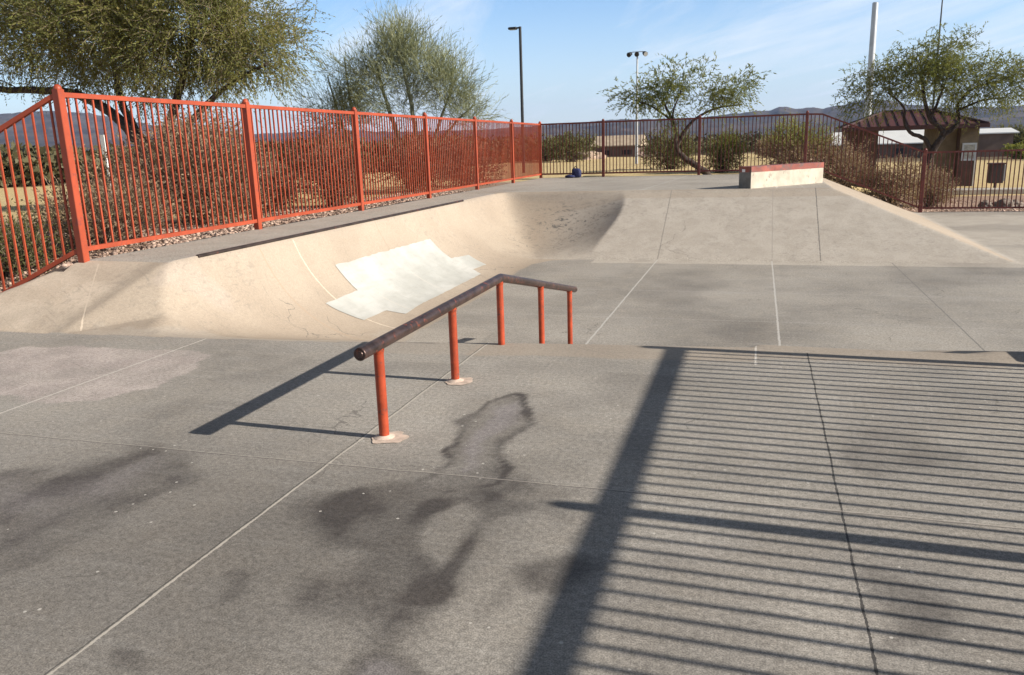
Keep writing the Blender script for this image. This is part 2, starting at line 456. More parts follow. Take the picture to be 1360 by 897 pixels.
for poly, wob, lo, hi, amt in ((S2, .24, -.20, .20, .88), (S3, .22, -.20, .16, .82), (S4, .12, -.06, .10, .42), (S5, .14, -.08, .06, .88),
                               (S6, .05, -.03, .03, .62), (S7, .2, -.10, .03, .60), (S8, .25, -.12, .10, .40), (S9, .25, -.12, .14, .5),
    ([(-1.77, 2.92), (-1.57, 2.97), (-1.46, 2.88), (-1.53, 2.73), (-1.67, 2.76)], .12, -.09, .12, .75),
    ([(-1.74, 3.35), (-1.56, 3.44), (-1.31, 2.95), (-1.15, 2.49), (-1.06, 2.17), (-1.16, 2.15), (-1.38, 2.54), (-1.51, 2.91)], .16, -.10, .13, .85),
    ([(-1.22, 2.97), (-1.09, 3.04), (-.99, 2.86), (-1.05, 2.71), (-1.16, 2.78)], .10, -.09, .10, .85),
    ([(-1.08, 2.5), (-.92, 2.6), (-.83, 2.49), (-.94, 2.39), (-1.06, 2.41)], .10, -.08, .10, .75),
    ([(-1.54, 3.7), (-1.28, 3.81), (-1.12, 3.4), (-1.18, 3.26), (-1.47, 3.23)], .18, -.10, .12, .75),
    ([(-1.98, 1.74), (-2.0, 1.87), (-1.91, 1.9), (-1.75, 1.8)], .1, -.04, .05, .7),
    ([(-1.95, 2.35), (-1.85, 2.43), (-1.72, 2.29), (-1.8, 2.2)], .12, -.04, .06, .6),
    ([(-1.1, 3.49), (-.8, 3.52), (-.71, 3.17), (-.92, 3.12)], .25, -.10, .08, .5),
    ([(-3.3, 3.42), (-2.95, 3.47), (-2.72, 3.15), (-2.9, 3.05), (-3.1, 3.3)], .12, -.08, .10, .7),
    ([(-3.0, 2.3), (-2.74, 2.75), (-2.74, 2.4), (-2.85, 2.05)], .12, -.08, .12, .7)):
    d, m_ = soft(X, Y, poly, wob, lo, hi)
    stain = np.maximum(stain, m_ * amt)
for poly, amt in ((LA, .9), (LB, .95)):
    d, m_ = soft(X, Y, poly, .10, -.05, .05)
    stain *= 1 - m_ * amt
d, m_ = soft(X, Y, S1, .13, -.03, .02)
rim = m_ * np.exp(-((d + .03) / .055) ** 2)
stain = np.maximum(stain, np.maximum(m_ * .5, rim * .95))
d, m_ = soft(X, Y, S1C, .12, -.06, .02); core = np.maximum(core, m_ * .9)
d, m_ = soft(X, Y, S3, .25, -.35, -.05); core = np.maximum(core, m_ * .5 * sst((fbm(X * 2, Y * 2) - .35) / .3))
d6, m6 = soft(X, Y, S6, .05, -.12, -.03); core = np.maximum(core, m6 * .8)
# streaks and dried tide marks inside the damp areas
tide = fbm(X * 1.9 + 4, Y * 1.5 + 12, 6)
stain *= .88 + .42 * sst((fbm(X * 4.5 + 2, Y * 2.6, 5) - .36) / .28)
stain = np.maximum(stain, .45 * np.exp(-((tide - .5) / .012) ** 2) * sst((3.7 - Y) / .6) * sst((-.4 - X) / .5) * (fbm(X * .9, Y * .9 + 70) > .5))
# broad unevenness of the slab (old damp areas)
stain = np.maximum(stain, .36 * sst((fbm(X * .8 + 8, Y * .8 + 2) - .40) / .25) * sst((4.2 - Y) / .9) * sst((-.2 - X) / .8))
stain = np.maximum(stain, (.30 + .22 * fbm(X * 1.1, Y * 1.1, 4)) * sst((4.0 - Y) / 1.0) * sst((-.8 - X) / .9))
stain = np.maximum(stain, .22 * sst((fbm(X * 1.3 + 1, Y * 1.1 + 40) - .55) / .2))
d, m_ = soft(X, Y, P1, .22, -.012, .012, 2.2)
pale = m_ * (.65 + .35 * sst((fbm(X * 3, Y * 5) - .3) / .3))
stain *= 1 - m_ * .8
# the pale lip band (two heights of it either side of the pad joint)
def band(X, Y):
    yl = lip(X)
    w = sst((Y - (yl - .43) + (fbm(X * 3, Y * 3) - .5) * .10) / .05)
    return np.where(X > -3.0, w * np.where(X < -2.2, .45, .75) * (X < 1.85), 0)
zero = np.zeros_like(X)
me = bpy.data.meshes.new("pavement")
slab = np_mesh("pavement", V, F, M["concrete"])
for nm, v in (("light", zero), ("stain", stain), ("pale", pale), ("core", core), ("grey", zero), ("scuff", zero), ("lit_tint", zero)):
    set_attr(slab.data, nm, v.ravel())
tag(slab, kind="structure")

# --- the bowl: one height field from the lip to the far fence
xs = np.concatenate([np.linspace(-12, -8.7, 5), np.arange(-8.6, -3.0, .04), np.arange(-3.0, 2.6, .05), np.arange(2.6, 4.7, .07), np.linspace(4.75, 14.2, 30)])
ys = np.concatenate([np.arange(5.5, 9.0, .035), np.arange(9.0, 18.7, .05), np.arange(18.75, 26.7, .25)]); ys[-1] = 26.62
X, Y = np.meshgrid(xs, ys)
Z = hfield(X, Y)
cx = (xs[:-1] + xs[1:]) / 2; cy = (ys[:-1] + ys[1:]) / 2
CX, CY = np.meshgrid(cx, cy)
edge = 6.72 + .06 * (fbm(CX * 4, CY * 0 + 2) - .5)
keep = ~((CX < -7.06) & (CY > edge)) & (CX > -12)
V, F = grid_mesh(xs, ys, Z, keep)
yl = lip(X)
qp = (X < -4.15 + .1 * (fbm(X * 2, Y * 2) - .5)) | ((Y > 15.85) & (X < 4.45))
raised = sst((Z - ZB - .012) / .03)
deck = (Z > ZD - .012) & ((X < -5.9) & (Y > 7.0) | (Y > 18.6))
flat_bank = (Y > 15.5) & (X > -3.1) & (Z < ZD - .01)
side_bank = (X > 1.3) & (Y > 15.5) & ((4.4 - X) / 2.9 * HB < (Y - YF) / (YC - YF) * HB - .01) & (Z > ZB + .02) & (Z < ZD - .005)
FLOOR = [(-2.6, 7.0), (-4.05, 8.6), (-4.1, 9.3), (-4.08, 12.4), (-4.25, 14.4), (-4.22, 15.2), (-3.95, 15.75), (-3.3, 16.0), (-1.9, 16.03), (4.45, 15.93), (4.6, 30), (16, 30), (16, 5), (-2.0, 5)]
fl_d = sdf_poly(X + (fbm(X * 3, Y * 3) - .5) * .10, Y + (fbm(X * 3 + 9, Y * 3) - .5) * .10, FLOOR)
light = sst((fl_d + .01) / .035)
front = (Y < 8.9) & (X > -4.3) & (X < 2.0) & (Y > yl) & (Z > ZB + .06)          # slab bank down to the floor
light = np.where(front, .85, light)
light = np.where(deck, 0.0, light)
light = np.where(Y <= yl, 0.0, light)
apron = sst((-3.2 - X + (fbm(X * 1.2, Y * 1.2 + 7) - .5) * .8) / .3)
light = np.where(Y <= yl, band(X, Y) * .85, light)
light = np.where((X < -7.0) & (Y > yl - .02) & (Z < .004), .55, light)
# dirtier grey concrete low on the hip near the slab
d, dirty = soft(X, Y, [(-6.0, 5.9), (-5.4, 6.55), (-4.6, 6.9), (-4.3, 9.2), (-3.2, 9.6), (-2.0, 6.3), (-3.6, 6.0)], .5, -.10, .05, 2)
gtop = np.zeros_like(X)
grey = np.where(flat_bank & ~side_bank, .92, 0.0)
pocket_c = ((Y > 15.9) & (X <= -2.8) & (Z < ZD - .01)) * sst((X + 4.9) / 1.2)
grey = np.maximum(grey, pocket_c * .85)
grey = np.maximum(grey, dirty * .38 * (Y > yl))
grey = np.where(deck & (Y < 18.5), .85, np.where(deck, .3, grey))
grey = grey * np.where((Y > 18.25) & (Y < 18.62), .45, 1)   # paler lip of the bank
light = np.where((Y > 18.45) & (Y < 18.75) & (Z > ZB + .4), .75, light)
scuff = np.zeros_like(X)
for cx_, cy_, rx_, ry_, a_ in ((-4.0, 17.95, 1.1, .42, 1.0), (-3.9, 17.2, .7, .45, .65), (-4.9, 17.0, .6, .9, .45), (-4.6, 15.9, .6, .7, .35)):
    scuff = np.maximum(scuff, a_ * np.exp(-((X - cx_) / rx_) ** 2 - ((Y - cy_) / ry_) ** 2))
scuff = np.maximum(scuff, .18 * (light > .5) * (fbm(X, Y) > .5))
dk, edgewear = soft(X, Y, [(-5.92, 6.7), (-5.78, 6.7), (-5.5, 7.4), (-5.62, 7.6), (-5.9, 7.2)], .08, -.04, .05)
pale = edgewear * .2
# damp wash on the deck and a paler worn edge beside the coping
pale = np.maximum(pale, .5 * np.exp(-((X + 5.98) / .09) ** 2) * (Y > 7.3) * (Y < 18))
stain = .30 * sst((fbm(X * .8 + 3, Y * .5) - .5) / .25) * (light < .3) * (Z < ZB + .02) + .12 * deck * (Y < 18.5)
lit_tint = np.where((X < -5.0) & (Y > yl) & (Y < 7.35), sst((-6.33 + (Y - 5.89) * .33 - X + (fbm(X * 2 + 9, Y * 2) - .5) * .3) / .25), 0) * np.where(deck, 0, 1) * (1 - .35 * sst((fbm(X * 1.7, Y * 2.5 + 4) - .45) / .2))  # front ramp brightened in colour, as if in stronger sun
lit_tint = np.maximum(lit_tint, side_bank * .25)  # sun-facing side bank takes a little of the same painted brightness
lit_tint = np.maximum(lit_tint, (1 - dirty) * .0)
zero = np.zeros_like(X)
bowl = np_mesh("skate_bowl", V, F, M["concrete"], smooth=True)
for nm, v in (("light", light), ("stain", stain), ("pale", pale), ("core", zero), ("grey", grey), ("scuff", scuff), ("lit_tint", lit_tint)):
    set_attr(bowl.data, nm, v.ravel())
tag(bowl, kind="structure")

# --- white painted patch draped over the quarter pipe
PATCH = [(-5.63, 9.96), (-5.61, 13.37), (-5.25, 13.45), (-5.19, 14.22), (-4.85, 14.22), (-4.88, 13.56), (-4.69, 13.45), (-4.67, 10.64), (-4.63, 10.03), (-4.85, 9.89), (-4.86, 9.23), (-5.29, 9.04), (-5.3, 9.94)]
def ragged(poly, amp, seg=.07):
    out = []
    for (ax, ay), (bx, by) in zip(poly, poly[1:] + poly[:1]):
        n = max(1, int(math.hypot(bx - ax, by - ay) / seg))
        for k in range(n):
            t = k / n; x_ = ax + (bx - ax) * t; y_ = ay + (by - ay) * t
            d_ = 0 if k == 0 else (vnoise(np.array([x_ * 9.1]), np.array([y_ * 9.1]))[0] - .5) * 2 * amp
            L = math.hypot(bx - ax, by - ay)
            out.append((x_ - (by - ay) / L * d_, y_ + (bx - ax) / L * d_))
    return out
def drape(name, poly, lift, mat, step=.05):
    bm = bmesh.new()
    f = bm.faces.new([bm.verts.new((a, b_, 0)) for a, b_ in poly])
    xs_ = [p[0] for p in poly]; ys_ = [p[1] for p in poly]
    for ax, lo, hi, st in ((0, min(xs_), max(xs_), step), (1, min(ys_), max(ys_), step * 4)):
        k = lo + st
        while k < hi:
            co = [0, 0, 0]; no = [0, 0, 0]; co[ax] = k; no[ax] = 1
            bmesh.ops.bisect_plane(bm, geom=bm.verts[:] + bm.edges[:] + bm.faces[:], plane_co=co, plane_no=no)
            k += st
    bmesh.ops.triangulate(bm, faces=bm.faces[:])
    for v in bm.verts:
        a = np.array([v.co.x]); b_ = np.array([v.co.y]); e = .01
        zz = float(hfield(a, b_)[0])
        gx = float(hfield(a + e, b_)[0] - hfield(a - e, b_)[0]) / (2 * e)
        gy = float(hfield(a, b_ + e)[0] - hfield(a, b_ - e)[0]) / (2 * e)
        nrm = Vector((-gx, -gy, 1)).normalized() * lift
        v.co = Vector((v.co.x, v.co.y, zz)) + nrm
    bmesh.ops.recalc_face_normals(bm, faces=bm.faces[:])
    me = bpy.data.meshes.new(name); bm.to_mesh(me); bm.free()
    return link_mesh(name, me, mat, None, True)
def paint_mat():
    m, nt, b = new_mat("white_patch_paint"); g = G(nt); p = g.pos(); x, y, z = g.sep(p)
    c = g.mix(g.ramp(g.noise(p, 1.6, 5, .6), .3, .7), (.34, .34, .315), (.44, .437, .41))
    c = g.mix(g.math("MULTIPLY", g.ramp(g.noise(p, 14, 5, .7), .6, .75), .5), c, (.5, .46, .40))
    roll = g.noise(g.mapping(p, (3.5, .9, 3.5), (0, 0, .12)), 3.2, 5, .6)
    c = g.mix(g.math("MULTIPLY", g.ramp(roll, .45, .7), .35), c, (.29, .287, .26))
    c = g.mix(g.math("MULTIPLY", g.ramp(g.noise(g.mapping(p, (1.2, 7, 1.2), (0, 0, .35)), 4, 4, .7), .60, .68), .35), c, (.26, .24, .215))
    for yy in (10.28, 11.75):
        d = g.math("ABSOLUTE", g.math("ADD", g.math("SUBTRACT", y, yy), g.math("MULTIPLY", g.math("SUBTRACT", g.noise(p, 4, 2), .5), .05)))
        c = g.mix(g.math("MULTIPLY", g.math("LESS_THAN", d, .014), .6), c, (.45, .42, .37))
    g.put(b.inputs["Base Color"], c); b.inputs["Roughness"].default_value = .7
    return m
M["patch"] = paint_mat()
tag(drape("paint_patch", ragged(PATCH, .009), .006, M["patch"]), "large white painted patch with stepped edges on the curved bowl wall", "paint patch")

# --- steel coping along the top of the quarter pipe
mb = MB()
cop = [(-5.88, y_, .53) for y_ in np.linspace(7.42, 15.9, 18)]
mb.tube([(a, b_, c_ - .006) for a, b_, c_ in cop], .022, 10)
tag(mb.build("coping", M["steel_edge"]), "long dark steel coping pipe along the top edge of the curved bowl wall", "coping")

# --- concrete ledge with red steel edge on the back deck
def ledge():
    root = empty("grind_ledge", (.5, 19.8, .53))
    tag(root, "low cream concrete grind ledge with red metal edging on the back deck", "ledge")
    a = np.array([-.16, 18.66]); d = np.array([1.62, 2.0]); L = np.hypot(*d); d = d / L; n = np.array([-d[1], d[0]])
    w, h, hb = .34, .475, .125
    def prism(mb, s0, s1, o0, o1, z0, z1):
        P = [a + d * s0 + n * o0, a + d * s1 + n * o0, a + d * s1 + n * o1, a + d * s0 + n * o1]
        v = [(p[0], p[1], z0) for p in P] + [(p[0], p[1], z1) for p in P]
        mb.add(v, [(3, 2, 1, 0), (4, 5, 6, 7), (0, 1, 5, 4), (1, 2, 6, 5), (2, 3, 7, 6), (3, 0, 4, 7)])
    mb = MB(); prism(mb, .004, L - .004, .004, w - .004, .515, .53 + h - hb)
    b = mb.build("body", M["ledge_body"], root)
    mb = MB(); prism(mb, -.001, .0035, .006, w - .006, .517, .53 + h - hb - .002); mb.build("end_face", M["ledge_shade"], b)
    mb = MB(); prism(mb, 0, L, 0, w, .53 + h - hb + .0, .53 + h)
    mb.build("edging", M["ledge_red"], root)
    mb = MB(); prism(mb, -.004, 0, .17, .25, .53 + h - .12, .53 + h - .06)
    mb.build("sticker", M["white"], root)
M["ledge_body"] = simple_mat("cream_ledge_concrete", (.45, .40, .32), .8, 0, .16, 4, .2, ((.28, .235, .19), .05, 6))
M["ledge_red"] = simple_mat("red_ledge_steel", (.25, .07, .05), .5, .1, .3, 3, .1, ((.14, .08, .07), .15, 5))
M["ledge_shade"] = simple_mat("shaded_ledge_concrete", (.17, .165, .15), .9, 0, .2, 6, .3)  # darker copy of the ledge concrete, the end's shade painted in
ledge()

# --- grind rail
def grind_rail():
    root = empty("grind_rail", (-1.994, 3.93, 0))
    tag(root, "kinked round grind rail, dark worn tube on five red orange posts", "grind rail")
    X0 = -1.994; r = .036
    S = Vector((X0, 3.715, .548)); K = Vector((X0, 6.20, .553)); E_ = Vector((X0, 8.97, -.035))
    mb = MB()
    d1 = (K - S).normalized(); d2 = (E_ - K).normalized()
    mb.tube([S, K - d1 * .05, K + Vector((0, 0, -.001)), K + d2 * .05, E_], r, 20, cap=False)
    mb.build("tube", M["rail_tube"], root)
    for P, d in ((S, -d1), (E_, d2)):
        mb = MB()
        mb.tube([P - d * .004, P + d * .003, P + d * .006], [r * 1.0, r * 1.02, r * .9], 20)
        mb.tube([P + d * .006, P + d * .009], [r * .55, r * .5], 14)
        mb.build("end_cap", M["rail_tube"], root)
    for py in (3.93, 5.08, 6.165, 7.465, 8.72):
        zb = float(hfield(np.array([X0]), np.array([py]))[0])
        zt = .55 if py < 6.2 else .553 - .2123 * (py - 6.2)
        mb = MB(); mb.tube([(X0, py, zb - .05), (X0, py, zt - .02)], .029, 16)
        po = mb.build("post", M["rail_post"], root)
        mb = MB()
        # weld collar under the tube
        mb.tube([(X0, py, zt - .052), (X0, py, zt - .03)], [.030, .034], 16, cap=False)
        mb.build("weld", M["rail_post"], po)
        if py < 6:
            n = 28; rr = [(.10 + .022 * (vnoise(np.array([k * .7 + py * 9]), np.array([2.2]))[0] - .5) * 2) for k in range(n)]
            bm_v = [(X0 + .03 + rr[k] * math.cos(2 * math.pi * k / n), py - .005 + rr[k] * math.sin(2 * math.pi * k / n), .004) for k in range(n)]
            mb = MB(); mb.add(bm_v, [tuple(range(n))])
            # raised mortar heap round the foot
            prof_ = [(.062, .005), (.045, .012), (.03, .018)]
            mb.lathe((X0, py, 0), prof_, 16)
            mb.build("footing", M["footing"], po)
M["footing"] = simple_mat("pale_mortar_footing", (.52, .41, .33), .9, 0, .2, 18, .5)
grind_rail()
# ------------------------------------------------------------------ terrain
def terrain(x, y):
    near_left = np.clip(.5 * (x + 8.1), -.03, .49)
    left = near_left + (.46 - near_left) * sst((y - 7.2) / 2.5)
    left = np.where(y < 6.0, -.03, left)
    base = left + (.25 - left) * sst((np.hypot(x + 7, y - 14) - 7) / 14)
    right_t = sst((x - 1.2) / 3.6)
    right = .30 + (-.72 - .30) * right_t
    t = np.where(x < -7.0, base, np.where(y > 8, right, -.03))
    blend = sst((y - 26.6) / 8)
    t = np.where((x < -7.0) & (y > 20), base + (.28 - base) * blend * 0, t)
    far = np.hypot(x, y)
    lump = (fbm(x * .16, y * .16, 4) - .5) * .35 * sst((far - 34) / 60) + (fbm(x * .9, y * .9, 3) - .5) * .07
    return t + lump + 0 * far

def spaced(lo, hi, fine_lo, fine_hi, step, grow=1.13):
    mid = list(np.arange(fine_lo, fine_hi, step))
    a = []; s = step; v = fine_lo
    while v > lo: s *= grow; v -= s; a.append(max(v, lo))
    b = []; s = step; v = mid[-1]
    while v < hi: s *= grow; v += s; b.append(min(v, hi))
    return np.array(sorted(set(np.round(a + mid + b, 4))))
xs = spaced(-5200, 5200, -30, 16, .3); ys = spaced(-60, 5200, 5, 45, .3)
for sp in (-12.0, -7.06, 14.2): xs = np.sort(np.append(xs[np.abs(xs - sp) > .04], sp))
for sp in (6.70, 26.60): ys = np.sort(np.append(ys[np.abs(ys - sp) > .04], sp))
X, Y = np.meshgrid(xs, ys)
Z = terrain(X, Y)
CX, CY = np.meshgrid((xs[:-1] + xs[1:]) / 2, (ys[:-1] + ys[1:]) / 2)
keep = ~(((CX > -7.06) & (CX < 14.2) & (CY > -9) & (CY < 26.6)) | ((CX > -12) & (CX < 0) & (CY > -9) & (CY < 6.7)))
V, F = grid_mesh(xs, ys, Z, keep)
def ground_mat():
    m, nt, b = new_mat("desert_ground"); g = G(nt); p = g.pos(); x, y, z = g.sep(p)
    n_big = g.noise(p, .09, 4, .6); n_mid = g.noise(p, .7, 5, .65); n_f = g.noise(p, 9, 4, .7); n_s = g.noise(p, 45, 3, .7)
    gravel = g.mix(g.ramp(n_s, .3, .7), (.21, .135, .10), (.46, .33, .25))
    gravel = g.mix(g.math("MULTIPLY", g.ramp(n_mid, .5, .7), .5), gravel, (.26, .17, .12))
    grass = g.mix(g.ramp(n_f, .3, .7), (.44, .33, .165), (.62, .49, .26))
    grass = g.mix(g.math("MULTIPLY", g.ramp(n_mid, .45, .75), .5), grass, (.50, .36, .2))
    scrub = g.mix(g.ramp(n_mid, .35, .65), (.085, .065, .04), (.20, .15, .095))
    scrub = g.mix(g.ramp(n_f, .5, .7), scrub, (.07, .065, .035))
    wob = g.math("MULTIPLY", g.math("SUBTRACT", n_big, .5), 14)
    yy = g.math("ADD", y, wob)
    d_left = g.math("MULTIPLY", g.math("ADD", x, 7.0), -1.0)
    # field: beyond 6 m left of the fence or behind the far fence
    m1 = g.math("MAXIMUM", g.ramp(g.math("ADD", y, g.math("MULTIPLY", wob, .12)), 27.6, 29.5), g.math("MULTIPLY", g.ramp(g.math("ADD", d_left, g.math("MULTIPLY", wob, .08)), 1.3, 2.4), g.ramp(g.math("ADD", y, g.math("MULTIPLY", wob, .2)), 11.5, 13.5)))
    right_beds = g.math("MULTIPLY", g.ramp(x, 2.5, 4.0), g.math("SUBTRACT", 1.0, g.ramp(y, 33.2, 34.2)))
    m1 = g.math("MULTIPLY", m1, g.math("SUBTRACT", 1.0, right_beds))
    c = g.mix(m1, gravel, grass)
    dist = g.math("POWER", g.math("ADD", g.math("MULTIPLY", x, x), g.math("MULTIPLY", y, y)), .5)
    c = g.mix(g.ramp(g.math("ADD", dist, wob), 72, 82), c, scrub)
    g.put(b.inputs["Base Color"], c); b.inputs["Roughness"].default_value = .95; b.inputs["Specular IOR Level"].default_value = .1
    g.put(b.inputs["Normal"], g.bump(g.math("ADD", n_s, n_f), .6, .03))
    return m
M["ground"] = ground_mat()
ground = np_mesh("ground", V, F, M["ground"], smooth=True)
tag(ground, kind="structure")

# loose gravel beside the left fence and along the far edges
def stones(name, spots, size, mat):
    ico = bmesh.new(); bmesh.ops.create_icosphere(ico, subdivisions=1, radius=1)
    bv = np.array([v.co[:] for v in ico.verts]); bf = np.array([[v.index for v in f.verts] for f in ico.faces]); ico.free()
    n = len(spots); r_ = np.random.default_rng(5)
    s = size * (.4 + r_.random((n, 1, 1)) ** 2 * 1.5)
    jit = 1 + (r_.random((n, len(bv), 1)) - .5) * .5
    sc = np.concatenate([.8 + .5 * r_.random((n, 1, 2)), .45 + .4 * r_.random((n, 1, 1))], 2)
    ang = r_.random(n) * 6.283; ca, sa = np.cos(ang), np.sin(ang)
    P = bv[None] * jit * sc * s
    P = np.stack([P[..., 0] * ca[:, None] - P[..., 1] * sa[:, None], P[..., 0] * sa[:, None] + P[..., 1] * ca[:, None], P[..., 2]], -1)
    P += np.asarray(spots)[:, None, :]
    Fs = bf[None] + (np.arange(n) * len(bv))[:, None, None]
    return np_mesh(name, P.reshape(-1, 3), Fs.reshape(-1, 3), mat)
def gravel_mat():
    m, nt, b = new_mat("pink_gravel"); g = G(nt)
    isl = g.n("ShaderNodeNewGeometry").outputs["Random Per Island"]
    c = g.mix(isl, (.17, .105, .08), (.52, .38, .30)); g.put(b.inputs["Base Color"], c)
    b.inputs["Roughness"].default_value = .9
    return m
M["gravel"] = gravel_mat()
gx = np.concatenate([-7.09 - rng.random(9000) ** 1.6 * 2.2, -7.1 - rng.random(3000) * 4, rng.random(1500) * 6.0 + 1.5, rng.random(2500) * 7 + 4.6])
gy = np.concatenate([6.8 + rng.random(9000) ** 1.3 * 14, 6.75 + rng.random(3000) * 4, 26.68 + rng.random(1500) * 1.5, 26.64 + rng.random(2500) ** 1.5 * 5])
gz = terrain(gx, gy)
tag(stones("gravel", np.stack([gx, gy, gz + .004], 1), .022, M["gravel"]), "pink brown gravel scattered along the foot of the fences", "gravel", kind="stuff")

# hills on the horizon: ridge heights as (azimuth in degrees, height over distance)
RIDGE = [(-64, .046), (-56, .05), (-52.5, .0494), (-48.2, .0491), (-45.9, .0519), (-43.5, .0485), (-40.2, .0358), (-34.8, .0231), (-28.5, .0254), (-22.9, .0202), (-18.25, .0204), (-14.8, .023), (-12.5, .0248), (-10.5, .0275), (-8.4, .0272), (-6.4, .0268), (-3.9, .0272), (-.5, .0288), (.5, .0273), (1.07, .031), (1.6, .0315), (2.3, .0289), (3.2, .0294), (3.84, .0277), (4.3, .0306), (4.95, .0309), (5.43, .0334), (6.2, .0356), (7.6, .0332), (9.3, .027), (11.8, .0225), (13.7, .0222), (14.9, .0216), (18.5, .022), (28, .026), (42, .02)]
az = np.radians(np.arange(-66, 44, .11)); rr = np.concatenate([np.linspace(1500, 3000, 46), np.linspace(3060, 4200, 12)])
A, D = np.meshgrid(az, rr)
rid = np.interp(np.degrees(A), [r[0] for r in RIDGE], [r[1] for r in RIDGE])
rid = rid * np.where(np.degrees(A) > -4, 1 + .12 * sst((np.degrees(A) + 4) / 5), 1)
rid = rid + (fbm(np.degrees(A) * 1.6 + 50, A * 0 + 3.3, 4) - .5) * .0035
t = np.clip((D - 1500) / 1500, 0, 1)
far_k = 1 + .3 * sst((-22 - np.degrees(A)) / 10)
hx, hy = D * far_k * np.sin(A), D * far_k * np.cos(A)
rn = 1 - np.abs(fbm(hx / 230 + 90, hy / 230 + 90, 5) * 2 - 1) * 2.2
prof_h = t ** 1.35 * (1 - .55 * np.clip((D - 3000) / 1200, 0, 1) ** 1.2)
Hh = 3000 * far_k * rid * prof_h + rn * 30 * np.sin(np.pi * np.clip(t, 0, 1)) ** .8 * t - 3
Hh = np.maximum(Hh, -4 + 0 * Hh)
n_az = len(az)
i = np.arange(n_az - 1)[None, :] + np.arange(len(rr) - 1)[:, None] * n_az
Fh = np.stack([i, i + n_az, i + n_az + 1, i + 1], -1).reshape(-1, 4)
def hill_mat():
    m, nt, b = new_mat("desert_hills"); g = G(nt); p = g.pos()
    c = g.mix(g.ramp(g.noise(p, .006, 6, .65), .35, .65), (.042, .034, .028), (.115, .088, .068))
    c = g.mix(g.math("MULTIPLY", g.ramp(g.noise(p, .05, 4, .7), .48, .62), .65), c, (.045, .05, .03))
    g.put(b.inputs["Base Color"], c); b.inputs["Roughness"].default_value = 1; b.inputs["Specular IOR Level"].default_value = 0
    return m
M["hills"] = hill_mat()
tag(np_mesh("hills", np.stack([hx, hy, Hh], -1).reshape(-1, 3), Fh, M["hills"], smooth=True), kind="structure")

# ------------------------------------------------------------------ fences
def base_pts(pts, s):
    """point at plan length s on a base polyline"""
    acc = 0
    for a, b in zip(pts[:-1], pts[1:]):
        L = math.hypot(b[0] - a[0], b[1] - a[1])
        if s <= acc + L + 1e-9:
            t = (s - acc) / L
            return tuple(a[k] + (b[k] - a[k]) * t for k in range(3))
        acc += L
    return pts[-1]
def plan_len(pts): return sum(math.hypot(b[0] - a[0], b[1] - a[1]) for a, b in zip(pts[:-1], pts[1:]))
def fence_post(parent, p, h, w, mat, foot=.12):
    mb = MB()
    mb.box((p[0], p[1], p[2] + (h + foot) / 2 - foot), (w, w, h + foot), 0, 0, .006)
    o = mb.build("post", mat, parent)
    mb = MB()
    mb.lathe((p[0], p[1], p[2] + h), [(w * .50, 0), (w * .50, .012), (w * .42, .03), (w * .24, .045), (0.002, .05)], 12)
    mb.build("cap", mat, o)
    return o
def fence_panel(parent, pts, F_, n, mat, pw=.086, bw=.019, rw=.05, gap=.10, jit=0):
    L = plan_len(pts)
    mb = MB()
    for k in range(1, n):
        s = L * k / n
        x, y, z = base_pts(pts, s)
        a = base_pts(pts, max(s - .05, 0)); b = base_pts(pts, min(s + .05, L))
        rz = math.atan2(b[1] - a[1], b[0] - a[0])
        zt = z + F_ - rw * .5; zb_ = z + gap + rw * .5
        jx = (rng.random() - .5) * .006; la = (rng.random() - .5) * .010 * (4 if rng.random() < .06 else 1)
        ca, sa = math.cos(rz), math.sin(rz)
        n0 = len(mb.v)
        mb.box((x + jx * ca, y + jx * sa, (zt + zb_) / 2), (bw, bw, zt - zb_), rz)
        mb.v[n0 + 4:] = [(q[0] + la * ca, q[1] + la * sa, q[2]) for q in mb.v[n0 + 4:]]
    o = mb.build("picket_panel", mat, parent)
    for nm, zz in (("top_rail", F_ - rw / 2), ("bottom_rail", gap + rw / 2)):
        mb = MB()
        # rails butt against the posts
        q = [base_pts(pts, pw / 2)] + [p for p in pts[1:-1]] + [base_pts(pts, L - pw / 2)]
        for a, b in zip(q[:-1], q[1:]):
            mb.bar((a[0], a[1], a[2] + zz), (b[0], b[1], b[2] + zz), rw * (1 if nm == "top_rail" else .96), rw)
        mb.build(nm, mat, o)
    return o
FH = 1.755
# left fence beside the bowl
root = empty("picket_fence", (-6.97, 6.95, .53))
tag(root, "long straight orange red picket fence beside the curved bowl wall", "fence")
ys_ = [6.95 + 3.252 * k for k in range(7)]
for y_ in ys_: fence_post(root, (-6.97, y_, .53), FH + .03, .086, M["orange"])
for a, b in zip(ys_[:-1], ys_[1:]): fence_panel(root, [(-6.97, a, .53), (-6.97, b, .53)], FH, 29, M["orange"])
# its sloping return down the ramp, towards the left
root = empty("picket_fence", (-8.35, 6.95, 0))
tag(root, "short orange red picket fence sloping down from the corner post", "fence")
fence_panel(root, [(-6.97, 6.95, .53), (-7.06, 6.93, .50), (-8.09, 6.72, -.01), (-9.1, 6.52, -.03)], FH, 20, M["orange"])
fence_post(root, (-9.1, 6.52, -.03), FH + .03, .086, M["orange"])
fence_panel(root, [(-9.1, 6.52, -.03), (-11.9, 5.95, -.03)], FH, 25, M["orange"])
fence_post(root, (-11.9, 5.95, -.03), FH + .03, .086, M["orange"])
# far fence across the back of the deck
root = empty("picket_fence", (-3, 26.46, .53))
tag(root, "shade-darkened maroon picket fence across the back of the deck", "fence")
fx = [-6.97, -4.86, -1.82, 1.32]
for x_ in fx[1:]: fence_post(root, (x_, 26.44, .53), FH + .03, .085, M["maroon"])
for a, b, n in zip(fx[:-1], fx[1:], (19, 28, 28)): fence_panel(root, [(a, 26.44, .53), (b, 26.44, .53)], FH, n, M["maroon"], bw=.024)
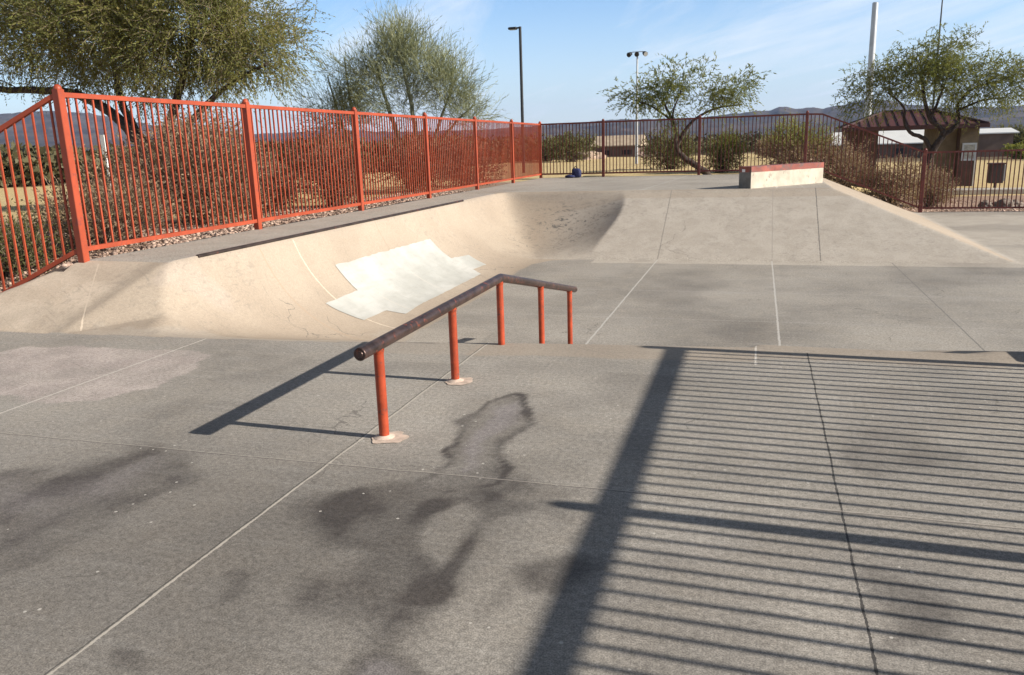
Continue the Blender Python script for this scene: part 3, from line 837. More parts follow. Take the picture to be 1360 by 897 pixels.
# its right-hand run down the side bank and level beyond
root = empty("picket_fence", (4.61, 26.44, -.68))
tag(root, "shade-darkened brown red picket fence stepping down the slope to the lower right pavement", "fence")
fence_panel(root, [(1.32, 26.44, .53), (1.75, 26.44, .51), (4.61, 26.44, -.68)], FH, 29, M["maroon"], bw=.024)
fence_post(root, (4.61, 26.44, -.68), FH + .05, .1, M["maroon"])
fence_panel(root, [(4.61, 26.44, -.68), (7.75, 26.44, -.68)], FH, 28, M["maroon"], bw=.024)
fence_post(root, (7.75, 26.44, -.68), FH + .05, .1, M["maroon"])
fence_panel(root, [(7.75, 26.44, -.68), (10.9, 26.44, -.68)], FH, 28, M["maroon"], bw=.024)
fence_post(root, (10.9, 26.44, -.68), FH + .05, .1, M["maroon"])
# fence on the right of the front slab: only its shadow is in view
root = empty("picket_fence", (2.95, 3.17, 0))
tag(root, "picket fence right of the slab throwing barred shadows over the concrete", "fence")
fy = [6.15, 3.17, .19, -2.79]
for y_ in fy: fence_post(root, (2.95, y_, 0), FH + .06, .088, M["orange"])
for a, b in zip(fy[1:], fy[:-1]): fence_panel(root, [(2.95, a, 0), (2.95, b, 0)], FH, 27, M["orange"], pw=.088, bw=.025, rw=.062)
# unseen block added beyond that fence to shade the slab edge
mb = MB(); mb.box((2.86, 7.0, -.05), (.7, 1.5, .80), 0, 0, .02)
tag(mb.build("shadow_block", M["ledge_body"]), "added unseen concrete block shading the right end of the slab edge", "block")
# ------------------------------------------------------------------ plants
def unit(v): return v / np.maximum(np.linalg.norm(v, axis=-1, keepdims=True), 1e-9)
def spray(P, D, L, n, ll, lw, spread, droop, r_, twig_w=.007):
    """twigs from P along D with n leaflets each; returns leaf quads and twig quads"""
    N = len(P)
    s = (np.arange(n) + .6) / n
    s = np.clip(s[None] + (r_.random((N, n)) - .5) / n, .05, 1.0)
    Lc = L[:, None, None]
    dr = np.array([0, 0, -1.0]) * droop
    pos = P[:, None] + D[:, None] * Lc * s[..., None] + dr * Lc * (s ** 2)[..., None]
    ld = unit(D[:, None] + dr * .7 * s[..., None] + (r_.random((N, n, 3)) - .5) * 2 * spread)
    side = unit(np.cross(ld, r_.random((N, n, 3)) - .5))
    l_ = ll * (.6 + .8 * r_.random((N, n, 1))); w_ = lw * (.7 + .6 * r_.random((N, n, 1)))
    q = np.stack([pos, pos + ld * l_ * .45 + side * w_ * .5, pos + ld * l_, pos + ld * l_ * .45 - side * w_ * .5], 2).reshape(-1, 3)
    a = P; m_ = P + D * Lc[:, 0] * .5 + dr * Lc[:, 0] * .25; e = P + D * Lc[:, 0] + dr * Lc[:, 0]
    sd = unit(np.cross(D, r_.random((N, 3)) - .5)) * twig_w / 2
    tq = np.concatenate([np.stack([a - sd, a + sd, m_ + sd * .8, m_ - sd * .8], 1).reshape(-1, 3), np.stack([m_ - sd * .8, m_ + sd * .8, e + sd * .3, e - sd * .3], 1).reshape(-1, 3)])
    return q, tq
def leaf_object(name, quads, twigs, mats, parent):
    V = np.concatenate([quads, twigs]) if len(twigs) else quads
    F = np.arange(len(V)).reshape(-1, 4)
    mi = np.zeros(len(F), int); mi[len(quads) // 4:] = 1
    return np_mesh(name, V, F, mats, parent, mi)

def make_tree(name, label, base, limbs, blobs, mats, group=None, seed=1, twigs=20, tl=(.35, .7), n=12, ll=.07, lw=.018, spread=.6, droop=.35, up=0.0, jitter=.22, gap=.0, branch_r=.02, shell=.5, rise=.35, cat="tree", outward=.9, leaf_keep=1.0):
    r_ = np.random.default_rng(seed)
    root = empty(name, base); tag(root, label, cat, group)
    mb = MB(); nodes = []; nr = []
    for pts, ra, rb in limbs:
        # smooth the limb polyline
        P = [Vector(p) for p in pts]; S = []
        for k in range(len(P) - 1):
            p0 = P[max(k - 1, 0)]; p1 = P[k]; p2 = P[k + 1]; p3 = P[min(k + 2, len(P) - 1)]
            for t in np.linspace(0, 1, 6)[:-1]:
                S.append(.5 * ((2 * p1) + (-p0 + p2) * t + (2 * p0 - 5 * p1 + 4 * p2 - p3) * t * t + (-p0 + 3 * p1 - 3 * p2 + p3) * t ** 3))
        S.append(P[-1])
        rad = [ra + (rb - ra) * (k / (len(S) - 1)) ** .8 for k in range(len(S))]
        S = [p + Vector((r_.random() - .5, r_.random() - .5, r_.random() - .5)) * rad[k] * .5 if 0 < k else p for k, p in enumerate(S)]
        mb.tube(S, rad, 8)
        for p, q in zip(S[len(S) // 4:], rad[len(S) // 4:]): nodes.append(p[:]); nr.append(q)
    nodes = np.array(nodes); nr = np.array(nr)
    C = []; O = []
    for (c, rad, num) in blobs:
        c = np.array(c); rad = np.array(rad); k = 0
        while k < num:
            d = unit(r_.normal(size=3)); rr_ = r_.random() ** shell
            p = c + d * rad * rr_
            if gap and vnoise(np.array([p[0] * .9 + p[1] * .5 + 40]), np.array([p[2] * 1.1 + p[1] * .6 + 40]))[0] < gap and r_.random() < .85:
                k += .2; continue
            C.append(p); O.append(unit(d / rad)); k += 1
    C = np.array(C); O = np.array(O)
    order = np.argsort(np.min(np.linalg.norm(C[:, None] - nodes[None], axis=-1), 1))
    for idx in order:
        p = C[idx]
        dd = np.linalg.norm(nodes - p, axis=1) + np.maximum(0, nodes[:, 2] - p[2] + .1) * 1.5
        j = int(np.argmin(dd)); q = Vector(nodes[j]); p = Vector(p); L = (p - q).length
        mid = q.lerp(p, .5) + Vector((r_.random() - .5, r_.random() - .5, rise * (r_.random()))) * L * .35
        ra = min(nr[j] * .7, branch_r * (.5 + L * .35))
        mb.tube([q, q.lerp(mid, .6) + Vector((0, 0, .03 * L)), mid, mid.lerp(p, .55), p], [ra, ra * .8, ra * .62, ra * .45, ra * .28], 4, cap=False)
        ext = np.array([q.lerp(p, .5)[:], mid[:], p[:]])
        nodes = np.concatenate([nodes, ext[1:]]); nr = np.concatenate([nr, [ra * .6, ra * .3]])
    mb.build("trunk", mats[0], root)
    N = len(C) * twigs
    Pt = np.repeat(C, twigs, 0) + r_.normal(size=(N, 3)) * jitter
    Dt = unit(np.repeat(O, twigs, 0) * outward + r_.normal(size=(N, 3)) * .7 + np.array([0, 0, up]))
    L = tl[0] + r_.random(N) * (tl[1] - tl[0])
    q, tq = spray(Pt, Dt, L, n, ll, lw, spread, droop, r_)
    if leaf_keep < 1:
        k = r_.random(len(q) // 4) < leaf_keep; q = q.reshape(-1, 4, 3)[k].reshape(-1, 3)
    leaf_object("crown", q, tq, [mats[1], mats[2]], root)
    return root

def make_shrub(name, label, loc, rx, ry, h, mats, seed=1, twigs=700, n=9, ll=.045, lw=.018, group=None, tl=(.25, .5), up=.5, cat="shrub", top_mat=None, lumps=5, stem=True):
    """loc is on the ground; the crown is several lumps of twigs on stems that fan out of the base"""
    r_ = np.random.default_rng(seed)
    x0, y0 = loc; z0 = float(terrain(np.array([x0]), np.array([y0]))[0])
    root = empty(name, (x0, y0, z0)); tag(root, label, cat, group)
    mb = MB()
    lum = []
    for k in range(lumps):
        a = r_.random() * 6.283; q = r_.random() ** .5 * .62
        s = .45 + .4 * r_.random()
        lum.append((x0 + math.cos(a) * rx * q, y0 + math.sin(a) * ry * q, z0 + h * (.28 + .42 * r_.random() * (1 - q * .5)), rx * s, ry * s, h * (.30 + .2 * r_.random())))
    lum.append((x0, y0, z0 + h * .5, rx * .7, ry * .7, h * .5))
    P = []; Dd = []
    per = twigs // len(lum)
    for cx_, cy_, cz_, ax, ay, az_ in lum:
        d = unit(r_.normal(size=(per, 3))); rr_ = r_.random((per, 1)) ** .42
        p = np.array([cx_, cy_, cz_]) + d * rr_ * np.array([ax, ay, az_])
        g_ = z0 + .03
        p[:, 2] = np.maximum(p[:, 2], g_ + r_.random(per) * h * .25)
        P.append(p); Dd.append(unit(d * .6 + r_.normal(size=(per, 3)) * .5 + np.array([0, 0, up])))
        for j in range(7):
            e = p[r_.integers(per)]
            b0 = Vector((x0 + r_.normal() * rx * .12, y0 + r_.normal() * ry * .12, z0 - .03))
            m_ = b0.lerp(Vector(e), .5) + Vector((0, 0, h * .10))
            mb.tube([b0, m_, Vector(e)], [.016, .010, .004], 4, cap=False)
    mb.build("stems", mats[2], root)
    P = np.concatenate(P); Dd = np.concatenate(Dd); N = len(P)
    q, tq = spray(P, Dd, tl[0] + r_.random(N) * (tl[1] - tl[0]), n, ll, lw, .9, .05, r_, .006)
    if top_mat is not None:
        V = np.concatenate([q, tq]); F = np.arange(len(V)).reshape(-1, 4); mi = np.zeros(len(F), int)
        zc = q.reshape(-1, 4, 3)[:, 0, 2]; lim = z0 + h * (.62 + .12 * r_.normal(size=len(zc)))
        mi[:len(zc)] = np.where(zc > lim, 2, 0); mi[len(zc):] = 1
        np_mesh("foliage", V, F, [mats[0], mats[1], top_mat], root, mi)
    else:
        leaf_object("foliage", q, tq, [mats[0], mats[1]], root)
    return root

BR = (M["leaf_brown"], M["twig"], M["twig"]); RB = (M["leaf_maroon"], M["twig"], M["twig"]); OL = (M["leaf_olive"], M["twig"], M["bark"]); BG = (M["leaf_bright"], M["twig"], M["bark"])

# big mesquite behind the left fence
make_tree("mesquite_tree", "large spreading dark green mesquite tree overhanging the left fence", (-13.1, 15.6, .4),
    [([(-13.1, 15.6, .3), (-13.2, 15.6, 1.1), (-13.6, 15.7, 1.9), (-14.6, 15.9, 2.7), (-16.0, 16.2, 3.2), (-18.0, 16.4, 3.35), (-20.5, 16.5, 3.9)], .20, .06),
     ([(-13.1, 15.6, .6), (-13.0, 15.7, 1.5), (-12.9, 15.9, 2.4), (-12.6, 16.2, 3.4), (-12.3, 16.4, 4.6)], .17, .05),
     ([(-13.0, 15.7, 1.4), (-12.3, 15.8, 2.3), (-11.5, 16.0, 3.0), (-10.4, 16.1, 3.5)], .12, .03),
     ([(-13.3, 15.7, 1.6), (-14.2, 16.0, 2.7), (-14.6, 16.3, 3.9), (-14.9, 16.4, 5.2)], .13, .04)],
    [((-13.4, 16.3, 4.35), (2.4, 2.2, 1.35), 190), ((-16.4, 16.4, 4.6), (2.4, 2.2, 1.3), 150), ((-11.4, 16.2, 4.1), (1.75, 1.7, 1.15), 105),
     ((-14.5, 16.4, 5.8), (3.2, 2.0, .8), 110), ((-19.3, 16.4, 5.2), (2.2, 2.2, 1.2), 60), ((-11.6, 16.0, 5.4), (1.2, 1.4, .8), 26)],
    (M["bark"], M["leaf_dark"], M["twig"]), seed=3, twigs=26, n=12, ll=.07, lw=.023, droop=.18, spread=.75, tl=(.25, .65), shell=.55, jitter=.2, gap=.30)

# palo verde clumps in the middle
def pv(label, base, limbs, blobs, seed, twigs):
    make_tree("palo_verde_tree", label, base, limbs, blobs, (M["bark_pale"], M["leaf_pv"], M["leaf_pv"]), seed=seed, twigs=twigs, n=9, ll=.13, lw=.011, spread=.28, droop=-.05, up=.8, tl=(.35, .85), jitter=.2, shell=.6, gap=.47, outward=.75, branch_r=.018)
pv("tall grey green palo verde tree with broomlike upswept twigs", (-9.7, 22, .35),
   [([(-9.7, 22, .25), (-9.9, 22, 1.2), (-10.2, 22.1, 2.3), (-10.5, 22.2, 3.2), (-10.7, 22.2, 4.1)], .12, .03),
    ([(-9.65, 22, .3), (-9.5, 22, 1.4), (-9.5, 21.9, 2.6), (-9.6, 21.8, 3.5), (-9.8, 21.8, 4.4)], .11, .03),
    ([(-9.6, 22, .3), (-9.1, 22.1, 1.5), (-8.7, 22.1, 2.5), (-8.2, 22.1, 3.5)], .09, .02),
    ([(-9.5, 22, .6), (-8.8, 21.9, 1.6), (-8.2, 21.9, 2.3), (-7.7, 21.9, 2.7)], .07, .02)],
   [((-10.6, 22.1, 3.7), (.8, 1.0, 1.15), 50), ((-9.5, 22, 3.85), (.8, 1.0, .95), 50), ((-8.4, 22, 3.2), (.75, .9, .7), 34), ((-9.9, 22, 2.9), (1.2, 1.0, .6), 26), ((-8.2, 22, 2.55), (.7, .8, .35), 16), ((-9.9, 22, 4.45), (.45, .6, .4), 14)], 5, 23)
pv("smaller thin palo verde tree, sparse crown left of the tall one", (-11.6, 22.6, .35),
   [([(-11.6, 22.6, .25), (-11.8, 22.6, 1.4), (-12.2, 22.6, 2.6), (-12.5, 22.6, 3.8)], .08, .02), ([(-11.6, 22.6, .5), (-11.7, 22.6, 1.8), (-11.8, 22.6, 3.0), (-11.9, 22.6, 4.3)], .07, .02)],
   [((-12.4, 22.6, 3.2), (.8, .9, 1.0), 34), ((-11.9, 22.6, 3.9), (.5, .7, .7), 18), ((-12.0, 22.6, 2.6), (.9, .9, .4), 18)], 8, 22)

# leaning mesquite beyond the far fence
make_tree("mesquite_tree", "small sparse mesquite tree with leaning forked trunk behind far fence", (-1.7, 32, .27),
    [([(-1.7, 32, .15), (-2.15, 32, .55), (-2.75, 32, .95), (-3.05, 32, 1.35), (-3.1, 32, 1.9), (-3.3, 32, 2.5), (-3.6, 32, 3.1)], .16, .04),
     ([(-3.05, 32, 1.4), (-2.75, 32.1, 2.0), (-2.3, 32.2, 2.45), (-1.6, 32.3, 2.75), (-.7, 32.3, 2.85)], .09, .025),
     ([(-3.1, 32, 1.9), (-3.2, 31.9, 2.6), (-2.9, 31.9, 3.4)], .06, .02), ([(-3.3, 32, 2.4), (-4.0, 32, 2.9), (-4.8, 32, 3.2)], .05, .015)],
    [((-3.4, 32, 3.1), (1.2, 1.1, .8), 44), ((-4.5, 32, 3.35), (.8, .9, .4), 18), ((-1.7, 32.1, 3.2), (1.1, 1.0, .6), 32), ((-.8, 32.2, 3.55), (.6, .7, .5), 12), ((-2.7, 32, 3.85), (1.2, .9, .4), 20)],
    (M["bark"], M["leaf_mid"], M["bark"]), seed=12, twigs=10, n=9, ll=.13, lw=.034, droop=.45, tl=(.3, .6), gap=.46, jitter=.2)

# right mesquite in front of the shelter
make_tree("mesquite_tree", "green mesquite tree with twisting dark trunk before the shelter", (6.0, 34, -.7),
    [([(6.0, 34, -.8), (6.05, 34, .2), (6.15, 34, .9), (6.45, 34, 1.45), (6.4, 34, 1.75), (6.0, 34, 2.1), (5.75, 34, 2.8), (5.6, 34, 3.6)], .18, .05),
     ([(6.15, 34, .9), (5.85, 34, 1.4), (5.4, 34, 1.6), (5.15, 34, 2.0), (5.05, 34, 2.6), (4.5, 34, 3.1)], .10, .03),
     ([(6.45, 34, 1.45), (6.8, 34, 1.75), (7.0, 34.1, 2.0), (6.9, 34.1, 2.6), (7.3, 34.1, 3.1), (8.0, 34.1, 3.3)], .10, .03),
     ([(6.0, 34, 2.1), (6.3, 34, 3.0), (6.5, 33.9, 3.9)], .07, .02), ([(6.95, 34.1, 2.4), (7.7, 34, 2.7), (8.4, 34, 2.75)], .05, .02)],
    [((6.0, 34, 3.5), (1.7, 1.5, 1.0), 85), ((4.5, 34, 3.3), (1.3, 1.3, .75), 46), ((7.7, 34, 3.35), (1.5, 1.4, .8), 62), ((9.2, 34.1, 3.1), (1.0, 1.1, .75), 30), ((5.9, 34, 4.4), (1.2, 1.0, .45), 24), ((3.5, 34, 2.95), (.6, .7, .35), 9), ((6.7, 33.9, 4.6), (.9, .8, .35), 10), ((4.6, 34, 4.1), (.8, .8, .4), 10)],
    (M["bark"], M["leaf_mid"], M["bark"]), seed=21, twigs=13, n=10, ll=.10, lw=.03, droop=.4, tl=(.25, .75), gap=.45, jitter=.2)

# shrubs behind the left fence
SH = "shrubs growing behind the left fence"
make_shrub("desert_shrub", "biggest brown shrub, under the large mesquite behind the left fence", (-9.25, 11.9), 1.25, 1.5, 1.75, BR, 31, 3000, 10, .05, .024, SH, top_mat=M["leaf_brown"])
make_shrub("desert_shrub", "dull brown shrub beside the leaning fence corner post", (-8.75, 9.2), .7, .8, .85, BR, 32, 1100, 10, .045, .02, SH)
make_shrub("desert_shrub", "low dark olive shrub behind the sloping fence return", (-9.5, 8.2), .65, .8, .6, OL, 41, 700, 10, .045, .02, SH)
make_shrub("desert_shrub", "lower brown shrub right of the biggest one behind the left fence", (-10.1, 14.9), .8, 1.0, 1.05, BR, 33, 1300, 10, .05, .024, SH)
make_shrub("desert_shrub", "upright ragged brown shrub standing before the dry yellow field", (-8.6, 15.3), .6, .7, 1.15, RB, 34, 800, 9, .05, .022, SH)
make_shrub("desert_shrub", "low small red brown shrub at the edge of the yellow field", (-9.2, 14.1), .5, .6, .6, RB, 35, 420, 10, .055, .026, SH)
make_shrub("desert_shrub", "wide red brown shrub below the tall palo verde", (-8.9, 20.6), 1.0, 1.4, 1.45, RB, 36, 1000, 10, .06, .03, SH)
make_shrub("desert_shrub", "dark red brown shrub near the far fence corner", (-8.7, 24.2), 1.0, 1.6, 1.5, RB, 37, 1000, 10, .06, .03, SH)
make_shrub("desert_shrub", "distant dark brown shrub across the left field", (-19.5, 24.5), 2.6, 2.0, 2.0, RB, 38, 1100, 10, .09, .045, SH)
make_shrub("desert_shrub", "second distant shrub, broader, across the left field", (-15.5, 27.5), 2.2, 2.0, 2.1, RB, 39, 1000, 10, .09, .045, SH)
# behind the far fence
SF = "bushes beyond the far fence"
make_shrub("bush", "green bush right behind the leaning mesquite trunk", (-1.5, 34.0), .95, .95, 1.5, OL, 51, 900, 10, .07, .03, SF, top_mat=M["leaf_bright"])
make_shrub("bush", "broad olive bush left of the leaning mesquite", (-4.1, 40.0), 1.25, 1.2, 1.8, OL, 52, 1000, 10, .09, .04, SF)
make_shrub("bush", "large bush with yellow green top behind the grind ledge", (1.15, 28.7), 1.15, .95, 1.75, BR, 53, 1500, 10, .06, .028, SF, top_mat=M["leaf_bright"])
make_shrub("bush", "dry grey brown bush behind the stepping fence, beside the ledge bush", (2.75, 28.8), 1.0, .9, 1.5, BR, 54, 1200, 10, .055, .026, SF)
make_shrub("bush", "dry brown bush filling the fence corner by the lower pavement", (4.1, 28.4), .95, .9, 1.45, BR, 55, 1200, 10, .055, .026, SF)
make_shrub("bush", "small sprawling brown bush below the right mesquite trunk", (5.35, 29.0), .65, .7, 1.1, BR, 56, 800, 10, .05, .024, SF)
make_shrub("bush", "dark distant bush on the rocky mound", (-14.2, 63), 2.1, 1.6, 2.2, OL, 57, 700, 9, .14, .07, SF)
make_shrub("bush", "distant bush at the far end of the yellow field, near the corner", (-16.8, 66), 1.9, 1.6, 1.7, OL, 58, 600, 9, .14, .07, SF)
make_shrub("bush", "small tan bush in the yellow field between ledge and leaning tree", (.9, 60), 1.2, 1.0, 1.3, BR, 59, 500, 9, .12, .06, SF)
FT = "trees far off at the right"
for k, (x_, y_, rx, h, lb) in enumerate(((24.5, 92, 3.2, 2.6, "distant olive tree right of the white roofed building"), (29.5, 95, 3.6, 3.4, "distant taller olive tree at the frame's right edge"), (20.8, 78, 1.1, 1.2, "small yellow green bush near the distant white roof"))):
    make_shrub("far_tree", lb, (x_, y_), rx, 2.2, h, (OL if k < 2 else BG), 70 + k, 900 if k < 2 else 300, 9, .2, .1, FT, cat="tree")

# far desert scrub: reads as one mass
r_ = np.random.default_rng(9)
n_ = 5200
a_ = np.radians(r_.uniform(-56, 24, n_)); d_ = 84 + 640 * r_.random(n_) ** 1.7
px_, py_ = d_ * np.sin(a_), d_ * np.cos(a_)
pz_ = terrain(px_, py_)
k2 = 2300; a2 = np.radians(r_.uniform(-60, -13, k2)); d2 = 52 + 70 * r_.random(k2) ** 1.3
px_ = np.concatenate([px_, d2 * np.sin(a2)]); py_ = np.concatenate([py_, d2 * np.cos(a2)]); d_ = np.concatenate([d_, d2]); n_ += k2; pz_ = terrain(px_, py_)
clr = ~((px_ > -19) & (px_ < -8) & (d_ < 100)) & ~((px_ > 5) & (px_ < 26) & (d_ < 112))
px_, py_, pz_, d_ = px_[clr], py_[clr], pz_[clr], d_[clr]
n_ = len(px_); hh = .6 + 1.5 * r_.random(n_) ** 2 + .5 * (px_ < -20) * r_.random(n_)
def scrub_quads(sel, k_, f):
    n2 = int(sel.sum()); h2 = hh[sel]
    off = unit(r_.normal(size=(n2, k_, 3))) * (r_.random((n2, k_, 1)) ** .5) * np.stack([h2 * 1.2, h2 * 1.2, h2 * .55], -1)[:, None]
    c_ = np.stack([px_[sel], py_[sel], pz_[sel] + h2 * .5], -1)[:, None] + off
    u_ = unit(r_.normal(size=(n2, k_, 3)) + np.array([0, 0, .6])); w_ = unit(np.cross(u_, r_.normal(size=(n2, k_, 3)))); sz = (h2 * f)[:, None, None] * (.5 + r_.random((n2, k_, 1)))
    return np.stack([c_ - u_ * sz, c_ + w_ * sz * .5, c_ + u_ * sz, c_ - w_ * sz * .5], 2).reshape(-1, 3)
Q = np.concatenate([scrub_quads(d_ < 105, 130, .11), scrub_quads((d_ >= 105) & (d_ < 220), 60, .17), scrub_quads(d_ >= 220, 24, .30)])
tag(np_mesh("desert_scrub", Q, np.arange(len(Q)).reshape(-1, 4), leaf_mat("far_scrub_leaves", (.05, .048, .022), (.095, .085, .042), None, .1, .02)), "dark desert scrub stretching to the hills", "scrub", kind="stuff")
# ------------------------------------------------------------------ poles and lamps
def pole_lamp():
    root = empty("street_lamp", (-11.43, 40, .25)); tag(root, "tall black street lamp with short arm behind the fence corner", "street lamp")
    mb = MB(); mb.tube([(-11.43, 40, .2), (-11.43, 40, 7.25)], [.085, .07], 10); mb.build("pole", M["black"], root)
    mb = MB(); mb.bar((-11.40, 40, 7.2), (-11.62, 40, 7.2), .07, .07); mb.build("arm", M["black"], root)
    mb = MB(); mb.box((-11.80, 40, 7.19), (.42, .30, .11), 0, 0, .03); h = mb.build("lamp_head", M["black"], root)
    mb = MB(); mb.box((-11.82, 40, 7.128), (.26, .2, .012)); mb.build("lens", M["galv"], h)
pole_lamp()
def sports_light():
    root = empty("floodlight_pole", (-7.45, 52, .25)); tag(root, "slim grey floodlight pole with three lamps on the yellow field", "floodlight")
    mb = MB(); mb.tube([(-7.45, 52, .1), (-7.44, 52, 1.2), (-7.42, 52, 6.95)], [.10, .085, .05], 10); mb.build("pole", M["galv"], root)
    mb = MB(); mb.bar((-7.75, 52, 6.98), (-7.05, 52, 6.98), .05, .05); mb.build("crossbar", M["galv"], root)
    for x_, dx in ((-7.80, -.10), (-7.42, .0), (-7.02, .12)):
        mb = MB()
        mb.tube([(x_, 52.0, 6.98), (x_, 51.95, 6.90)], .02, 6)
        a = Vector((x_, 51.95, 6.90)); d = Vector((dx * 1.2, -.22, -.10))
        mb.tube([a - d * .25, a, a + d * .7, a + d], [.05, .10, .14, .145], 12)
        h = mb.build("floodlight", M["black"], root)
        mb = MB(); mb.tube([a + d, a + d * 1.03], [.13, .125], 12); mb.build("glass", M["galv"] if dx > .05 else M["black"], h)
sports_light()
mb = MB(); mb.tube([(5.66, 50, -.8), (5.66, 50, 8.5)], [.20, .155], 12)
mb.lathe((5.66, 50, 8.5), [(.155, 0), (.12, .03), (.01, .05)], 12)
root = empty("tall_pole", (5.66, 50, -.75)); tag(root, "tall thick pale grey pole rising behind the right mesquite", "pole")
mb.build("shaft", M["galv"], root)
mb = MB(); mb.lathe((5.66, 50, -.78), [(.34, 0), (.34, .06), (.22, .08)], 12); mb.build("base_plate", M["galv"], root)
root = empty("antenna_mast", (10.7, 60, -.7)); tag(root, "thin dark antenna mast above the right mesquite", "mast")
mb = MB(); mb.tube([(10.7, 60, -.8), (10.7, 60, 6.5), (10.7, 60, 11.0)], [.09, .06, .03], 8); mb.build("shaft", M["black"], root)
mb = MB(); mb.lathe((10.7, 60, -.76), [(.2, 0), (.2, .05), (.1, .07)], 10); mb.build("base_plate", M["black"], root)
# white marker sign in the left field
root = empty("sign_post", (-13.2, 14.2, .3)); root.location = (-20.5, 22, .25); tag(root, "narrow white marker sign on a post in the left field", "sign")
mb = MB(); mb.box((-20.5, 22, 1.1), (.06, .06, 1.8)); mb.build("post", M["white"], root)
mb = MB(); mb.box((-20.5, 21.95, 2.05), (.16, .03, .62)); mb.build("panel", M["white"], root)

# ------------------------------------------------------------------ park shelter
M["wall_brown"] = simple_mat("brown_block_wall", (.085, .05, .04), .85, 0, .2, 3, .2)
M["wall_olive"] = simple_mat("olive_tan_block_wall", (.13, .10, .065), .85, 0, .2, 3, .2)
M["roof_maroon"] = simple_mat("maroon_metal_roof", (.105, .04, .036), .42, .2, .15, 1.5)
M["fascia"] = simple_mat("dark_maroon_fascia", (.055, .02, .02), .5, 0, .15, 2)
M["door_grey"] = simple_mat("dark_door_paint", (.05, .032, .027), .5, 0, .1, 4)
M["notice"] = simple_mat("faded_notice_paper", (.36, .36, .33), .6, 0, .3, 8)
M["concrete_path"] = simple_mat("pale_path_concrete", (.42, .37, .31), .9, 0, .15, 2, .2)
def shelter():
    root = empty("park_shelter", (6.5, 41, -.7)); tag(root, "brown park shelter with maroon hip roof behind the right mesquite", "shelter")
    y0, y1 = 39.5, 43.0; zb = -.75; ze = 1.78
    def block(x0, x1, ya, yb, m, nm="wall"):
        mb = MB(); mb.box(((x0 + x1) / 2, (ya + yb) / 2, (zb + ze) / 2), (x1 - x0, yb - ya, ze - zb)); return mb.build(nm, m, root)
    wl = block(3.75, 5.0, y0 + .25, y1 - .2, M["wall_brown"])
    mb = MB()
    for k in range(4): mb.box((3.85 + k * .11, y0 + .24, .4), (.03, .04, 2.2))
    mb.build("battens", M["fascia"], wl)
    block(7.35, 8.2, y0 + .6, y1 - .2, M["wall_olive"])
    wr = block(8.22, 8.95, y0 + .2, y1 - .4, M["wall_brown"])
    mb = MB(); mb.box((8.60, y0 + .17, 1.30), (.70, .06, .9)); mb.build("upper_panel", M["wall_olive"], wr)
    mb = MB()
    cx, cz, w, h, t = 8.62, .76, .56, .74, .075
    for dx, dz, sx, sz in ((-(w - t) / 2, 0, t, h), ((w - t) / 2, 0, t, h), (0, (h - t) / 2, w - 2 * t, t), (0, -(h - t) / 2, w - 2 * t, t)):
        mb.box((cx + dx, y0 + .12, cz + dz), (sx, .05, sz))
    nb = mb.build("notice_board", M["galv"], wr)
    mb = MB(); mb.box((cx, y0 + .125, cz), (w - 2 * t - .004, .03, h - 2 * t - .004)); mb.build("notice", M["notice"], nb)
    mb = MB(); mb.box((8.90, y0 + .15, -.1), (.06, .06, 1.2)); mb.build("downpipe", M["white"], wr)
    # eave beam and hip roof with standing seams
    mb = MB()
    ex0, ex1, ey0, ey1 = 3.45, 9.2, y0 - .3, y1 + .3
    mb.box(((ex0 + ex1) / 2, (ey0 + ey1) / 2, ze + .06), (ex1 - ex0 - .1, ey1 - ey0 - .1, .12)); mb.build("eave_beam", M["fascia"], root)
    mb = MB()
    rx0, rx1, ry, rz_ = 5.35, 7.35, (ey0 + ey1) / 2, ze + .80
    za = ze + .12
    v = [(ex0, ey0, za), (ex1, ey0, za), (ex1, ey1, za), (ex0, ey1, za), (rx0, ry, rz_), (rx1, ry, rz_)]
    mb.add(v, [(0, 1, 5, 4), (1, 2, 5), (2, 3, 4, 5), (3, 0, 4), (3, 2, 1, 0)])
    ro = mb.build("roof", M["roof_maroon"], root)
    mb = MB()
    for k in range(1, 15):
        x = ex0 + (ex1 - ex0) * k / 15
        t = 1.0
        if x < rx0: t = (x - ex0) / (rx0 - ex0)
        elif x > rx1: t = (ex1 - x) / (ex1 - rx1)
        a = (x, ey0, za + .02); b = (x, ey0 + (ry - ey0) * t, za + (rz_ - za) * t + .02)
        mb.bar(a, b, .045, .06)
    for k in range(1, 9):
        y = ey0 + (ey1 - ey0) * k / 9; t = 1 - abs(y - ry) / ((ey1 - ey0) / 2)
        mb.bar((ex1, y, za + .02), (ex1 + (rx1 - ex1) * t, y, za + (rz_ - za) * t + .02), .045, .06)
        mb.bar((ex0, y, za + .02), (ex0 + (rx0 - ex0) * t, y, za + (rz_ - za) * t + .02), .045, .06)
    for a, b in (((ex0, ey0, za), v[4]), ((ex1, ey0, za), v[5]), (v[4], v[5]), ((ex1, ey1, za), v[5]), ((ex0, ey1, za), v[4])):
        mb.bar((a[0], a[1], a[2] + .04), (b[0], b[1], b[2] + .04), .08, .07)
    mb.build("ridge_caps", M["fascia"], ro)
    # fascia board round the eaves
    mb = MB()
    for a, b in (((ex0, ey0), (ex1, ey0)), ((ex1, ey0), (ex1, ey1)), ((ex1, ey1), (ex0, ey1)), ((ex0, ey1), (ex0, ey0))):
        mb.bar((a[0], a[1], za - .05), (b[0], b[1], za - .05), .05, .17)
    mb.build("fascia", M["fascia"], ro)
shelter()
